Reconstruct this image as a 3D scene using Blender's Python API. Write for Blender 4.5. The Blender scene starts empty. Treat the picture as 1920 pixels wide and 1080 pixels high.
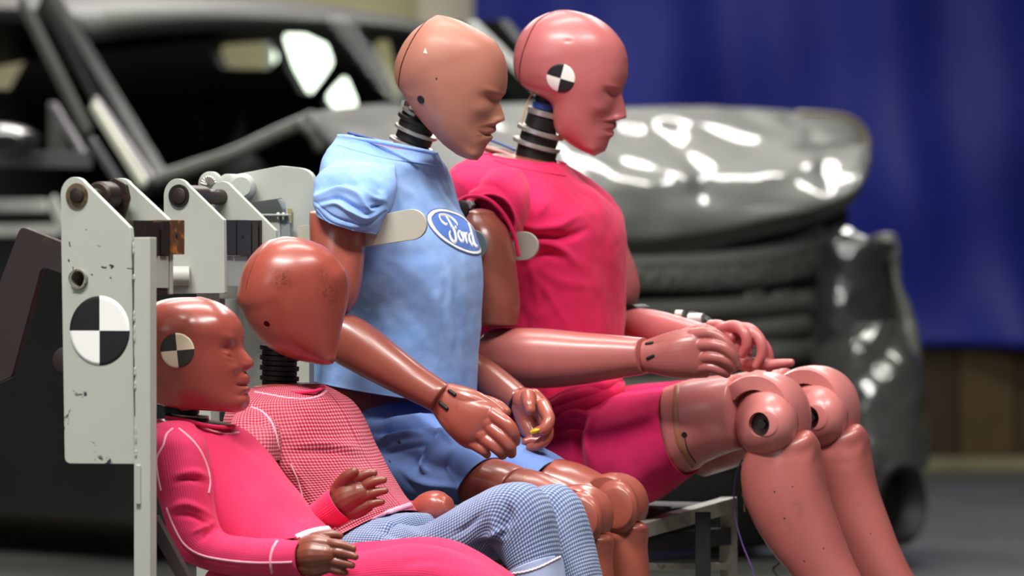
import bpy, bmesh, math, random
import numpy as np
from mathutils import Vector, Matrix
from mathutils.bvhtree import BVHTree
from math import radians as R, sin, cos, pi
random.seed(7); np.random.seed(7)
SC = bpy.context.scene
COL = SC.collection
# ------------------------------------------------------------------ camera, world, lights, exposure
FPX = 9720.0                       # focal length in pixels of a 1920 px frame
CAMP = np.array([0.0, -9.0, 0.8])
cam = bpy.data.cameras.new('camera'); camo = bpy.data.objects.new('camera', cam); COL.objects.link(camo)
camo.location = CAMP; camo.rotation_euler = (R(90), 0, 0)
cam.sensor_width = 36.0; cam.lens = FPX * 36.0 / 1920.0; cam.clip_end = 200; cam.clip_start = .1
cam.dof.use_dof = True; cam.dof.focus_distance = 8.15; cam.dof.aperture_fstop = 5.0
SC.camera = camo
W = bpy.data.worlds.new('hall_ambient'); SC.world = W; W.use_nodes = True
W.node_tree.nodes['Background'].inputs[0].default_value = (.86, .93, 1, 1)
W.node_tree.nodes['Background'].inputs[1].default_value = .11
def area(name, loc, size, power, col=(1, 1, 1), aim=None):
    l = bpy.data.lights.new(name, 'AREA'); l.shape = 'RECTANGLE'; l.size, l.size_y = size; l.energy = power; l.color = col
    o = bpy.data.objects.new(name, l); COL.objects.link(o); o.location = loc
    if aim is not None:
        o.rotation_euler = (Vector(aim) - Vector(loc)).to_track_quat('-Z', 'Y').to_euler()
    return o
LIGHTS = [((-1.5, -3.4, 5.2), (2.6, .5), 410), ((1.6, -3.0, 5.2), (2.6, .5), 250), ((-0.2, .6, 5.2), (2.6, .5), 150),
          ((-1.0, 3.6, 5.2), (2.2, .3), 85), ((2.2, 4.2, 5.2), (2.2, .3), 85), ((-3.2, 7.0, 5.2), (2.2, .3), 90),
          ((1.5, 9.5, 5.2), (2.2, .3), 170), ((-1.6, 11.2, 5.2), (2.2, .3), 170)]
for i, (l, s, p) in enumerate(LIGHTS):
    area('hall_light', l, s, p, (1, .97, .92), (l[0] * .6, l[1] * .75, 0))
area('side_fill', (-4.6, -6.5, 3.2), (2.4, 2.4), 60, (.93, .97, 1), (0, 0, .7))  # unseen soft fill light added at the camera's left
SC.view_settings.view_transform = 'Standard'; SC.view_settings.look = 'None'
SC.view_settings.exposure = -0.08; SC.view_settings.gamma = 1; SC.view_settings.use_curve_mapping = False
# ------------------------------------------------------------------ pixel geometry
def ray(px, py): return np.array([(px - 960.0) / FPX, 1.0, -(py - 540.0) / FPX])
def atY(px, py, Y): return CAMP + ray(px, py) * (Y + 9.0)
def topx(V):
    V = np.asarray(V); d = V[..., 1] + 9.0
    return np.stack([960 + V[..., 0] / d * FPX, 540 - (V[..., 2] - .8) / d * FPX], -1)
class Plane:
    """vertical plane with yaw; t = offset along its normal (away from the camera)"""
    def __init__(s, px, Y, ang):
        a = R(ang); s.f = np.array([cos(a), -sin(a), 0]); s.r = np.array([sin(a), cos(a), 0])
        s.O = atY(px, 540, Y); s.sn, s.cs = sin(a), cos(a)
    def P(s, px, py, t=0.0):
        d = ray(px, py); k = ((s.O + s.r * t - CAMP) @ s.r) / (d @ s.r)
        return CAMP + d * k
YAW = 26
# ------------------------------------------------------------------ materials
def lin(c): return tuple(((x / 255) / 12.92 if x / 255 <= .04045 else ((x / 255 + .055) / 1.055) ** 2.4) for x in c)
def newmat(name):
    m = bpy.data.materials.new(name); m.use_nodes = True; nt = m.node_tree
    return m, nt, nt.nodes['Principled BSDF']
def N(nt, typ, **kw):
    n = nt.nodes.new(typ)
    for k, v in kw.items():
        if k.startswith('i_'):
            n.inputs[k[2:].replace('_', ' ')].default_value = v
        else: setattr(n, k, v)
    return n
def mixc(nt, fac, a, b, blend='MIX'):
    n = nt.nodes.new('ShaderNodeMix'); n.data_type = 'RGBA'; n.blend_type = blend
    for sock, v in ((n.inputs[0], fac), (n.inputs[6], a), (n.inputs[7], b)):
        if hasattr(v, 'links') or hasattr(v, 'is_linked'): nt.links.new(v, sock)
        elif isinstance(v, (int, float)): sock.default_value = v
        else: sock.default_value = (*v, 1) if len(v) == 3 else v
    return n.outputs[2]
def ramp(nt, fac, stops):
    n = nt.nodes.new('ShaderNodeValToRGB'); cr = n.color_ramp
    cr.elements[0].position = stops[0][0]; cr.elements[0].color = (*([stops[0][1]] * 3), 1)
    cr.elements[1].position = stops[-1][0]; cr.elements[1].color = (*([stops[-1][1]] * 3), 1)
    for p, v in stops[1:-1]:
        e = cr.elements.new(p); e.color = (v, v, v, 1)
    nt.links.new(fac, n.inputs[0]); return n.outputs[0]
def noise(nt, scale, detail=3, coord=None, rough=.55, dist=0):
    n = N(nt, 'ShaderNodeTexNoise'); n.inputs['Scale'].default_value = scale; n.inputs['Detail'].default_value = detail
    n.inputs['Roughness'].default_value = rough; n.inputs['Distortion'].default_value = dist
    if coord is None:
        coord = N(nt, 'ShaderNodeTexCoord').outputs['Object']
    nt.links.new(coord, n.inputs['Vector']); return n.outputs['Fac']
def bump(nt, b, h, strength, dist):
    n = nt.nodes.new('ShaderNodeBump'); n.inputs['Strength'].default_value = strength; n.inputs['Distance'].default_value = dist
    nt.links.new(h, n.inputs['Height']); nt.links.new(n.outputs[0], b.inputs['Normal']); return n
def vinyl(name, c, c2=None, rough=.36, smudge=.35, coat=.25, spots=()):
    """moulded dummy skin: two-tone vinyl, scuffs and soft gloss"""
    m, nt, b = newmat(name); c = lin(c); c2 = lin(c2) if c2 else tuple(x * .8 for x in c)
    n1 = noise(nt, 7, 3); col = mixc(nt, ramp(nt, n1, [(.35, 0), (.68, 1)]), c, c2)
    n2 = noise(nt, 28, 5, dist=1.2); col = mixc(nt, ramp(nt, n2, [(.60, 0), (.78, smudge)]), col, tuple(x * .42 for x in c))
    for (pt, rad, st) in spots:                       # scuffed patches at fixed places on the thing
        tc = N(nt, 'ShaderNodeTexCoord'); vd = N(nt, 'ShaderNodeVectorMath', operation='DISTANCE'); nt.links.new(tc.outputs['Object'], vd.inputs[0]); vd.inputs[1].default_value = tuple(pt)
        mr = N(nt, 'ShaderNodeMapRange'); nt.links.new(vd.outputs['Value'], mr.inputs[0]); mr.inputs[1].default_value = 0; mr.inputs[2].default_value = rad; mr.inputs[3].default_value = st; mr.inputs[4].default_value = 0
        mu = N(nt, 'ShaderNodeMath', operation='MULTIPLY'); nt.links.new(mr.outputs[0], mu.inputs[0]); nt.links.new(ramp(nt, noise(nt, 75, 6, dist=2.5, rough=.7), [(.42, 0), (.58, 1)]), mu.inputs[1])
        col = mixc(nt, mu.outputs[0], col, tuple(x * .22 for x in c))
    nt.links.new(col, b.inputs['Base Color'])
    r = N(nt, 'ShaderNodeMapRange'); nt.links.new(noise(nt, 14, 4), r.inputs[0]); r.inputs[3].default_value = rough - .08; r.inputs[4].default_value = rough + .14
    nt.links.new(r.outputs[0], b.inputs['Roughness'])
    b.inputs['Coat Weight'].default_value = coat; b.inputs['Coat Roughness'].default_value = .22
    b.inputs['Specular IOR Level'].default_value = .5
    bump(nt, b, noise(nt, 90, 3), .12, .001); return m
def cloth(name, c, c2, weave=900, rough=.92, blot=9, bstr=.25):
    m, nt, b = newmat(name)
    col = mixc(nt, ramp(nt, noise(nt, blot, 4, rough=.6), [(.3, 0), (.72, 1)]), lin(c), lin(c2))
    tc = N(nt, 'ShaderNodeTexCoord'); fine = noise(nt, weave, 2, tc.outputs['Object'])
    col = mixc(nt, .10, col, mixc(nt, fine, (0, 0, 0), (1, 1, 1)), 'OVERLAY')
    nt.links.new(col, b.inputs['Base Color']); b.inputs['Roughness'].default_value = rough
    b.inputs['Sheen Weight'].default_value = .12; b.inputs['Specular IOR Level'].default_value = .15
    ad = N(nt, 'ShaderNodeMath', operation='ADD'); nt.links.new(fine, ad.inputs[0])
    ml = N(nt, 'ShaderNodeMath', operation='MULTIPLY'); nt.links.new(noise(nt, 60, 4), ml.inputs[0]); ml.inputs[1].default_value = 3
    nt.links.new(ml.outputs[0], ad.inputs[1]); bump(nt, b, ad.outputs[0], bstr, .0012); return m
def knit(name, c, c2, cell, amount=1.0, ribs=False, bstr=.6):
    """waffle / rib knit from the garment's own UV (metres): raised threads c, sunk stitches c2"""
    m, nt, b = newmat(name); tc = N(nt, 'ShaderNodeTexCoord'); sp = N(nt, 'ShaderNodeSeparateXYZ'); nt.links.new(tc.outputs['UV'], sp.inputs[0])
    def wave(o, k, ph=0):
        a = N(nt, 'ShaderNodeMath', operation='MULTIPLY_ADD'); nt.links.new(o, a.inputs[0]); a.inputs[1].default_value = 2 * pi / k; a.inputs[2].default_value = ph
        s = N(nt, 'ShaderNodeMath', operation='SINE'); nt.links.new(a.outputs[0], s.inputs[0]); return s.outputs[0]
    u, v = wave(sp.outputs[0], cell), wave(sp.outputs[1], cell * (1 if not ribs else 1.0))
    if ribs:
        sm = N(nt, 'ShaderNodeMath', operation='MULTIPLY_ADD'); nt.links.new(v, sm.inputs[0]); sm.inputs[1].default_value = .45; nt.links.new(u, sm.inputs[2]); h = sm.outputs[0]
    else:
        sm = N(nt, 'ShaderNodeMath', operation='ADD'); nt.links.new(u, sm.inputs[0]); nt.links.new(v, sm.inputs[1]); h = sm.outputs[0]
    mr = N(nt, 'ShaderNodeMapRange'); nt.links.new(h, mr.inputs[0]); mr.inputs[1].default_value = -1.6; mr.inputs[2].default_value = 1.6
    f = ramp(nt, mr.outputs[0], [(.30, amount), (.62, 0)])
    col = mixc(nt, f, lin(c), lin(c2)); col = mixc(nt, ramp(nt, noise(nt, 10, 3), [(.4, 0), (.75, .28)]), col, lin(c2))
    nt.links.new(col, b.inputs['Base Color']); b.inputs['Roughness'].default_value = .95; b.inputs['Sheen Weight'].default_value = .1
    b.inputs['Specular IOR Level'].default_value = .1
    bump(nt, b, mr.outputs[0], bstr, .0012); return m
def paint(name, c, rough=.4, metal=0, chips=0, chipcol=(40, 36, 36), coat=0, bstr=.05, scale=40, mottled=.12, mscale=5):
    m, nt, b = newmat(name); cl = lin(c)
    col = mixc(nt, ramp(nt, noise(nt, mscale, 4), [(.3, 0), (.7, 1)]), cl, tuple(x * (1 - mottled) for x in cl))
    if chips:
        n = noise(nt, scale, 5, rough=.7, dist=.4); n2 = noise(nt, 6, 2)
        mu = N(nt, 'ShaderNodeMath', operation='MULTIPLY'); nt.links.new(n, mu.inputs[0]); nt.links.new(n2, mu.inputs[1])
        col = mixc(nt, ramp(nt, mu.outputs[0], [(chips, 0), (chips + .02, 1)]), col, lin(chipcol))
    nt.links.new(col, b.inputs['Base Color']); b.inputs['Metallic'].default_value = metal
    b.inputs['Roughness'].default_value = rough; b.inputs['Coat Weight'].default_value = coat; b.inputs['Coat Roughness'].default_value = .08
    bump(nt, b, noise(nt, 160, 3), bstr, .001); return m
def flat(name, c, rough=.6, metal=0, emit=0):
    m, nt, b = newmat(name); b.inputs['Base Color'].default_value = (*lin(c), 1); b.inputs['Roughness'].default_value = rough; b.inputs['Metallic'].default_value = metal
    if emit: b.inputs['Emission Color'].default_value = (*lin(c), 1); b.inputs['Emission Strength'].default_value = emit
    return m
def rusty(name, c, r, amt, rough=.55, metal=.6, scale=60):
    m, nt, b = newmat(name); n = noise(nt, scale, 6, rough=.7, dist=.6)
    col = mixc(nt, ramp(nt, n, [(amt, 0), (amt + .15, 1)]), lin(c), lin(r)); nt.links.new(col, b.inputs['Base Color'])
    b.inputs['Metallic'].default_value = metal; b.inputs['Roughness'].default_value = rough; bump(nt, b, n, .3, .001); return m
# ------------------------------------------------------------------ mesh helpers
def link(name, me, mat=None, parent=None, smooth=True):
    if mat is not None:
        for mm in (mat if isinstance(mat, (list, tuple)) else [mat]): me.materials.append(mm)
    if smooth and len(me.polygons): me.polygons.foreach_set('use_smooth', [True] * len(me.polygons))
    o = bpy.data.objects.new(name, me); COL.objects.link(o)
    if parent is not None:
        o.parent = parent
        o.matrix_parent_inverse = Matrix.Translation(parent_world(parent)).inverted()
    return o
def parent_world(p): return Vector(p.location) if p.type == 'EMPTY' else Vector((0, 0, 0))
def thing(name, label, cat, loc, group=None):
    o = bpy.data.objects.new(name, None); COL.objects.link(o); o.location = loc; o.empty_display_size = .1
    o['label'] = label; o['category'] = cat
    if group: o['group'] = group
    return o
def tag(o, label=None, cat=None, group=None, kind=None):
    for k, v in (('label', label), ('category', cat), ('group', group), ('kind', kind)):
        if v: o[k] = v
    return o
def mesh(V, Fc, uv=None, name='m'):
    me = bpy.data.meshes.new(name); me.from_pydata([tuple(v) for v in V], [], [tuple(f) for f in Fc]); me.update(); return me
def catmull(A, n):
    A = np.asarray(A, float)
    if len(A) == 2: return np.array([A[0] + (A[1] - A[0]) * i / n for i in range(n + 1)])
    P = np.vstack([2 * A[0] - A[1], A, 2 * A[-1] - A[-2]]); out = []
    for i in range(1, len(P) - 2):
        p0, p1, p2, p3 = P[i - 1], P[i], P[i + 1], P[i + 2]
        for k in range(n):
            t = k / n
            out.append(.5 * ((2 * p1) + (p2 - p0) * t + (2 * p0 - 5 * p1 + 4 * p2 - p3) * t * t + (3 * p1 - p0 - 3 * p2 + p3) * t ** 3))
    out.append(P[-2]); return np.array(out)
def se(ph, p):
    c, s = np.cos(ph), np.sin(ph); return np.sign(c) * np.abs(c) ** (2 / p), np.sign(s) * np.abs(s) ** (2 / p)
def polydist(px, line, par=False):
    """distance in px from points (N,2) to an open polyline, and end fade"""
    line = np.asarray(line, float); d = np.full(len(px), 1e9); s = np.zeros(len(px)); n = len(line) - 1
    for i, (a, b) in enumerate(zip(line[:-1], line[1:])):
        ab = b - a; L = ab @ ab + 1e-9; t = np.clip(((px - a) @ ab) / L, 0, 1)
        q = np.linalg.norm(px - (a + t[:, None] * ab), axis=1); s = np.where(q < d, (i + t) / n, s); d = np.minimum(d, q)
    return (d, s) if par else d
def grid_normals(G):
    du = np.roll(G, -1, 1) - np.roll(G, 1, 1); dv = np.gradient(G, axis=0); n = np.cross(du, dv)
    L = np.linalg.norm(n, axis=2, keepdims=True); n = n / np.maximum(L, 1e-12)
    c = G.mean(1, keepdims=True); s = np.sign(((G - c) * n).sum(2).sum()); return n * (s if s else 1)
def vnoise(V, freq, seed=0):
    """cheap smooth noise: sum of random plane waves"""
    rs = np.random.RandomState(seed); out = np.zeros(len(V))
    for i in range(14):
        k = rs.normal(size=3); k = k / np.linalg.norm(k) * freq * (0.6 + rs.rand() * 1.2); out += np.sin(V @ k * 2 * pi + rs.rand() * 6.28 + 1.3 * np.sin(V @ (k[::-1] * .43) * 2 * pi))
    return out / 5.0
def apply_disp(G, folds=(), bumps=(), nz=()):
    nr = grid_normals(G); V = G.reshape(-1, 3); px = topx(V); d = np.zeros(len(V))
    for f in folds:
        line, amp, wid = f[:3]; dd, ss = polydist(px, catmull(line, 6) if len(line) > 2 else line, True); d += amp * np.exp(-(dd / wid) ** 2) * np.clip(np.minimum(ss + .08, 1.08 - ss) / .38, 0, 1)
    for (cx, cy, sx, sy, rot, amp) in bumps:
        q = px - [cx, cy]; a = R(rot); x = q[:, 0] * cos(a) + q[:, 1] * sin(a); y = -q[:, 0] * sin(a) + q[:, 1] * cos(a)
        d += amp * np.exp(-(x / sx) ** 2 - (y / sy) ** 2)
    for (fr, amp, seed) in nz: d += amp * vnoise(V, fr, seed)
    return G + nr * d.reshape(G.shape[0], G.shape[1], 1)
def grid_mesh(G, cap0=True, cap1=True, closed=True):
    r, c, _ = G.shape; V = G.reshape(-1, 3); i = np.arange(r - 1)[:, None] * c; cc = c if closed else c - 1
    j = np.arange(cc)[None, :]; j2 = (j + 1) % c
    Fq = np.stack([i + j, i + j2, i + c + j2, i + c + j], -1).reshape(-1, 4)
    me = bpy.data.meshes.new('m'); faces = Fq.tolist()
    if closed and cap0: faces.append(list(range(c))[::-1])
    if closed and cap1: faces.append(list(range((r - 1) * c, r * c)))
    me.from_pydata(V.tolist(), [], faces)
    # UV in metres
    ln = np.concatenate([[0], np.cumsum(np.linalg.norm(np.diff(G, axis=0), axis=2).mean(1))])
    per = np.linalg.norm(np.roll(G, -1, 1) - G, axis=2).sum(1).mean()
    uvl = me.uv_layers.new(name='uv'); li = np.zeros(len(me.loops), int); me.loops.foreach_get('vertex_index', li)
    U = (li % c) / c * per; Vv = ln[li // c]
    n4 = len(Fq) * 4
    if closed:
        lj = np.zeros(len(me.loops), bool); q = np.tile(np.arange(cc), r - 1) == c - 1
        lj[:n4] = np.repeat(q, 4); U = np.where(lj & (li % c == 0), per, U)
    uvl.data.foreach_set('uv', np.stack([U, Vv], 1).ravel()); me.update()
    bm = bmesh.new(); bm.from_mesh(me); bmesh.ops.recalc_face_normals(bm, faces=bm.faces); bm.to_mesh(me); bm.free(); return me
def ring(pl, s):
    """s=(ax,ay,bx,by,hw[,t]) -> centre, u, v of a section whose silhouette runs from a to b"""
    t = s[5] if len(s) > 5 else 0; A, B = pl.P(s[0], s[1], t), pl.P(s[2], s[3], t); c = (A + B) / 2; u = (B - A) / 2; hw = s[4]
    uh = u @ pl.f; L = np.linalg.norm(u) + 1e-9; k = abs(uh) / L
    if abs(uh) > 1e-5:
        Wd = abs(uh) * pl.cs; n = math.sqrt(max(Wd ** 2 - (hw * pl.sn * k * k) ** 2, (.55 * Wd) ** 2)) / pl.cs
        u = u + pl.f * (math.copysign(n, uh) - uh)
    return np.concatenate([c, u, pl.r * hw])
def loft(name, pl, secs, mat, parent, n=48, sub=8, p=2.2, ends=('dome', 'dome'), dome=(.6, .6), folds=(), bumps=(), nz=(), shell=.96, raw=False):
    S = np.array([ring(pl, s) if not isinstance(s, np.ndarray) else s for s in secs]); S = catmull(S, sub)
    ph = np.linspace(0, 2 * pi, n, endpoint=False); cx, sx = se(ph, p)
    G = S[:, None, 0:3] + cx[None, :, None] * S[:, None, 3:6] + sx[None, :, None] * S[:, None, 6:9]
    G = apply_disp(G, folds, bumps, nz)
    def endrows(i, kind, dm):
        row = G[i]; nb = G[i + 1 if i == 0 else i - 1]; c = row.mean(0); ax = c - nb.mean(0); ax = ax / (np.linalg.norm(ax) + 1e-9)
        rr = np.linalg.norm(row - c, axis=1).min(); out = []
        if kind == 'dome':
            for k in range(1, 8):
                a = k / 8 * pi / 2; out.append(c + (row - c) * cos(a) + ax * rr * dm * sin(a))
            out.append(c + (row - c) * .03 + ax * rr * dm)
        elif kind == 'flat':
            e = min(.0025, rr * .2); out = [c + (row - c) * (1 - e / rr * .3) + ax * e * .7, c + (row - c) * (1 - e / rr) + ax * e]
        elif kind == 'open':
            th = .0016
            out = [c + (row - c) * (1 + .3 * th / rr) + ax * th * .8, c + (row - c) * (1 - th / rr) + ax * th, c + (row - c) * (1 - 2.2 * th / rr), c + (row - c) * shell - ax * .012, c + (row - c) * shell * .97 - ax * .03]
        return out
    a, b = endrows(0, ends[0], dome[0]), endrows(len(G) - 1, ends[1], dome[1])
    G = np.concatenate([np.array(a[::-1]).reshape(-1, n, 3), G, np.array(b).reshape(-1, n, 3)])
    me = grid_mesh(G)
    return me if raw else link(name, me, mat, parent)
def frames(P):
    T = np.gradient(P, axis=0); T /= np.linalg.norm(T, axis=1, keepdims=True) + 1e-12
    up = np.array([0, 0, 1.]) if abs(T[0][2]) < .9 else np.array([1., 0, 0]); U = []
    u = np.cross(T[0], up); u /= np.linalg.norm(u)
    for t in T:
        u = u - t * (u @ t); u /= np.linalg.norm(u) + 1e-12; U.append(u)
    U = np.array(U); return T, U, np.cross(T, U)
def tubem(P, r, n=14, sub=5, ends='dome', flatv=1.0, smooth=True):
    P = np.asarray(P, float); r = np.asarray(r, float) if np.ndim(r) else np.full(len(P), float(r))
    Q = catmull(np.hstack([P, r[:, None]]), sub) if smooth else np.hstack([P, r[:, None]])
    P, r = Q[:, :3], Q[:, 3]; T, U, Vv = frames(P); rows = []
    ph = np.linspace(0, 2 * pi, n, endpoint=False)[:, None]
    def rw(i, k, off): return P[i] + off * T[i] + (np.cos(ph) * U[i] + np.sin(ph) * Vv[i] * flatv) * r[i] * k
    if ends == 'dome':
        for k in range(5, 0, -1): a = k / 5.3 * pi / 2; rows.append(rw(0, cos(a), -r[0] * sin(a)))
    for i in range(len(P)): rows.append(rw(i, 1, 0))
    if ends == 'dome':
        for k in range(1, 6): a = k / 5.3 * pi / 2; rows.append(rw(-1, cos(a), r[-1] * sin(a)))
    return grid_mesh(np.array(rows))
def tube(name, P, r, mat, parent=None, **k): return link(name, tubem(P, r, **k), mat, parent)
def lathe(name, p0, axis, prof, mat, parent=None, n=40, raw=False, smooth=False):
    """prof: (h, r) along axis"""
    a = np.asarray(axis, float); a /= np.linalg.norm(a); up = np.array([0, 0, 1.]) if abs(a[2]) < .9 else np.array([1., 0, 0])
    u = np.cross(a, up); u /= np.linalg.norm(u); v = np.cross(a, u); ph = np.linspace(0, 2 * pi, n, endpoint=False)[:, None]
    G = np.array([np.asarray(p0) + a * h + (np.cos(ph) * u + np.sin(ph) * v) * r for h, r in prof])
    hollow = prof[0][1] > .004 and prof[-1][1] > .004
    me = grid_mesh(G, not hollow, not hollow)
    if raw: return me
    o = link(name, me, mat, parent); sharp(o); return o
def sharp(o, ang=32):
    me = o.data; bm = bmesh.new(); bm.from_mesh(me)
    for e in bm.edges:
        if len(e.link_faces) == 2 and e.calc_face_angle(0) > R(ang): e.smooth = False
    bm.to_mesh(me); bm.free()
def disc_prof(h0, h1, r, b=.001): return [(h0, r * .02), (h0, r - b), (h0 + b * .6, r), (h1 - b * .6, r), (h1, r - b), (h1, r * .02)]
def join(meshes):
    bm = bmesh.new()
    for m in meshes: bm.from_mesh(m)
    me = bpy.data.meshes.new('j'); bm.to_mesh(me); bm.free(); return me
def evalmods(me, mods):
    o = bpy.data.objects.new('tmp', me); COL.objects.link(o)
    for typ, kw in mods:
        md = o.modifiers.new('x', typ)
        for k, v in kw.items(): setattr(md, k, v)
    dg = bpy.context.evaluated_depsgraph_get(); dg.update(); out = bpy.data.meshes.new_from_object(o.evaluated_get(dg))
    bpy.data.objects.remove(o); return out
def remesh(meshes, vox, smooth=6, dec=None):
    mods = [('REMESH', dict(mode='VOXEL', voxel_size=vox)), ('SMOOTH', dict(factor=.5, iterations=smooth))]
    if dec: mods.append(('DECIMATE', dict(ratio=dec)))
    return evalmods(join(meshes), mods)
def boolean(me, cutters, op='DIFFERENCE'):
    objs = []
    for c in cutters:
        o = bpy.data.objects.new('cut', c); COL.objects.link(o); objs.append(o)
    out = evalmods(me, [('BOOLEAN', dict(operation=op, object=o, solver='MANIFOLD')) for o in objs])
    for o in objs: bpy.data.objects.remove(o)
    out.materials.clear(); out.polygons.foreach_set('material_index', [0] * len(out.polygons)); return out
def rpoly(pts, rad, seg=7):
    """2D polygon with rounded corners; rad scalar or per point"""
    pts = [np.array(p, float) for p in pts]; n = len(pts); out = []; rad = rad if isinstance(rad, (list, tuple)) else [rad] * n
    for i in range(n):
        p, a, b = pts[i], pts[i - 1], pts[(i + 1) % n]; r = rad[i]
        if r <= 0: out.append(p); continue
        ua, ub = (a - p), (b - p); la, lb = np.linalg.norm(ua), np.linalg.norm(ub); ua /= la; ub /= lb
        th = math.acos(max(-1, min(1, ua @ ub))); k = min(r / math.tan(th / 2), la * .49, lb * .49); q0, q2 = p + ua * k, p + ub * k
        for j in range(seg + 1):
            t = j / seg; out.append((1 - t) ** 2 * q0 + 2 * t * (1 - t) * p + t * t * q2)
    return out
def platem(outer, holes, O, ex, ey, th, bev=.0006):
    """2D outline (metres on axes ex, ey from O) -> plate mesh of thickness th centred on the plane"""
    cu = bpy.data.curves.new('c', 'CURVE'); cu.dimensions = '2D'; cu.fill_mode = 'BOTH'; cu.extrude = th / 2 - bev; cu.bevel_depth = bev; cu.bevel_resolution = 1; cu.offset = -bev
    for poly in [outer] + list(holes):
        sp = cu.splines.new('POLY'); sp.points.add(len(poly) - 1)
        for q, p in zip(sp.points, poly): q.co = (p[0], p[1], 0, 1)
        sp.use_cyclic_u = True
    o = bpy.data.objects.new('t', cu); COL.objects.link(o); dg = bpy.context.evaluated_depsgraph_get(); me = bpy.data.meshes.new_from_object(o.evaluated_get(dg)); bpy.data.objects.remove(o)
    bm = bmesh.new(); bm.from_mesh(me); bmesh.ops.remove_doubles(bm, verts=bm.verts, dist=1e-6); bm.to_mesh(me); bm.free()
    ex, ey = np.asarray(ex, float), np.asarray(ey, float); ez = np.cross(ex, ey)
    me.transform(Matrix([[ex[i], ey[i], ez[i], O[i]] for i in range(3)] + [[0, 0, 0, 1]])); return me
def plate(name, pl, pts, t, th, mat, parent, rad=0, holes=(), bev=.0008, raw=False):
    """plate in a Plane, outline given in pixels"""
    O = pl.P(pts[0][0], pts[0][1], t); Z = np.array([0, 0, 1.])
    def loc(q): v = pl.P(q[0], q[1], t) - O; return (v @ pl.f, v[2])
    sc = 9720 / (O[1] + 9)
    rr = [x / sc for x in rad] if isinstance(rad, (list, tuple)) else rad / sc
    me = platem(rpoly([loc(p) for p in pts], rr), [rpoly([loc(p) for p in h], 0) for h in holes], O, pl.f, Z, th, bev)
    if raw: return me
    return link(name, me, mat, parent, False)
def box(name, c, ax, ay, az, mat, parent=None, bev=.002, raw=False):
    """box with centre c and half-vectors ax, ay, az"""
    bm = bmesh.new(); bmesh.ops.create_cube(bm, size=2)
    M = Matrix([[ax[i], ay[i], az[i], c[i]] for i in range(3)] + [[0, 0, 0, 1]]); bmesh.ops.transform(bm, matrix=M, verts=bm.verts)
    if bev: bmesh.ops.bevel(bm, geom=list(bm.edges), offset=bev, segments=2, affect='EDGES', profile=.6)
    bmesh.ops.recalc_face_normals(bm, faces=bm.faces)
    me = bpy.data.meshes.new('b'); bm.to_mesh(me); bm.free()
    if raw: return me
    o = link(name, me, mat, parent); sharp(o, 40) if False else None
    for p in o.data.polygons: p.use_smooth = False
    return o
def bar(name, a, b, w, h, mat, parent=None, up=(0, 0, 1), bev=.0015, raw=False):
    a, b = np.asarray(a, float), np.asarray(b, float); d = (b - a) / 2; u = np.cross(d, up); u = u / np.linalg.norm(u) * w / 2; v = np.cross(u, d); v = v / np.linalg.norm(v) * h / 2
    return box(name, (a + b) / 2, d, u, v, mat, parent, bev, raw)
def bvh(*objs):
    ms = []
    for o in objs: ms.append(o.data if hasattr(o, 'data') else o)
    V, Fs = [], []
    for m in ms:
        k = len(V); V += [v.co.copy() for v in m.vertices]; Fs += [[k + i for i in p.vertices] for p in m.polygons]
    return BVHTree.FromPolygons(V, Fs)
def hit(bv, px, py):
    d = Vector(ray(px, py)).normalized(); h = bv.ray_cast(Vector(CAMP), d); return h[0], h[1]
def frame_at(bv, px, py, dirn=None):
    p, n = hit(bv, px, py)
    if n.dot(Vector(ray(px, py))) > 0: n = -n
    return p, n
def sticker(name, bv, px, py, r, mats, parent, tilt=0, squash=1, off=.0009, nrm=None, quad=True):
    """round target laid on the surface, black and white quadrants"""
    p, n = frame_at(bv, px, py)
    if nrm is not None: n = Vector(nrm)
    x = Vector((0, 0, 1)).cross(n).normalized(); y = n.cross(x); a = R(tilt); x, y = x * cos(a) + y * sin(a), y * cos(a) - x * sin(a)
    seg, rings = 64, 10; V = []; Fs = []; mi = []
    def pt(u, v):
        q = p + x * u + y * v; h = bv.ray_cast(q + n * .02, -n, .06)
        return (h[0] if h[0] is not None else q) + n * off
    V.append(pt(0, 0))
    for k in range(1, rings + 1):
        for i in range(seg): an = 2 * pi * i / seg; V.append(pt(cos(an) * r * k / rings, sin(an) * r * squash * k / rings))
    for i in range(seg):
        j = (i + 1) % seg; Fs.append((0, 1 + i, 1 + j)); mi.append((i // 16) % 2 if quad else 0)
        for k in range(rings - 1):
            b = 1 + k * seg; Fs.append((b + i, b + seg + i, b + seg + j, b + j)); mi.append((i // 16) % 2 if quad else 0)
    b = 1 + (rings - 1) * seg; e = len(V)
    for i in range(seg): V.append(V[b + i] - n * off * .9)
    for i in range(seg): j = (i + 1) % seg; Fs.append((b + i, e + i, e + j, b + j)); mi.append(mi[-1] if not quad else (i // 16) % 2)
    me = mesh(V, Fs); o = link(name, me, mats, parent)
    for f, k in zip(me.polygons, mi): f.material_index = min(k, len(mats) - 1)
    return o
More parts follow.
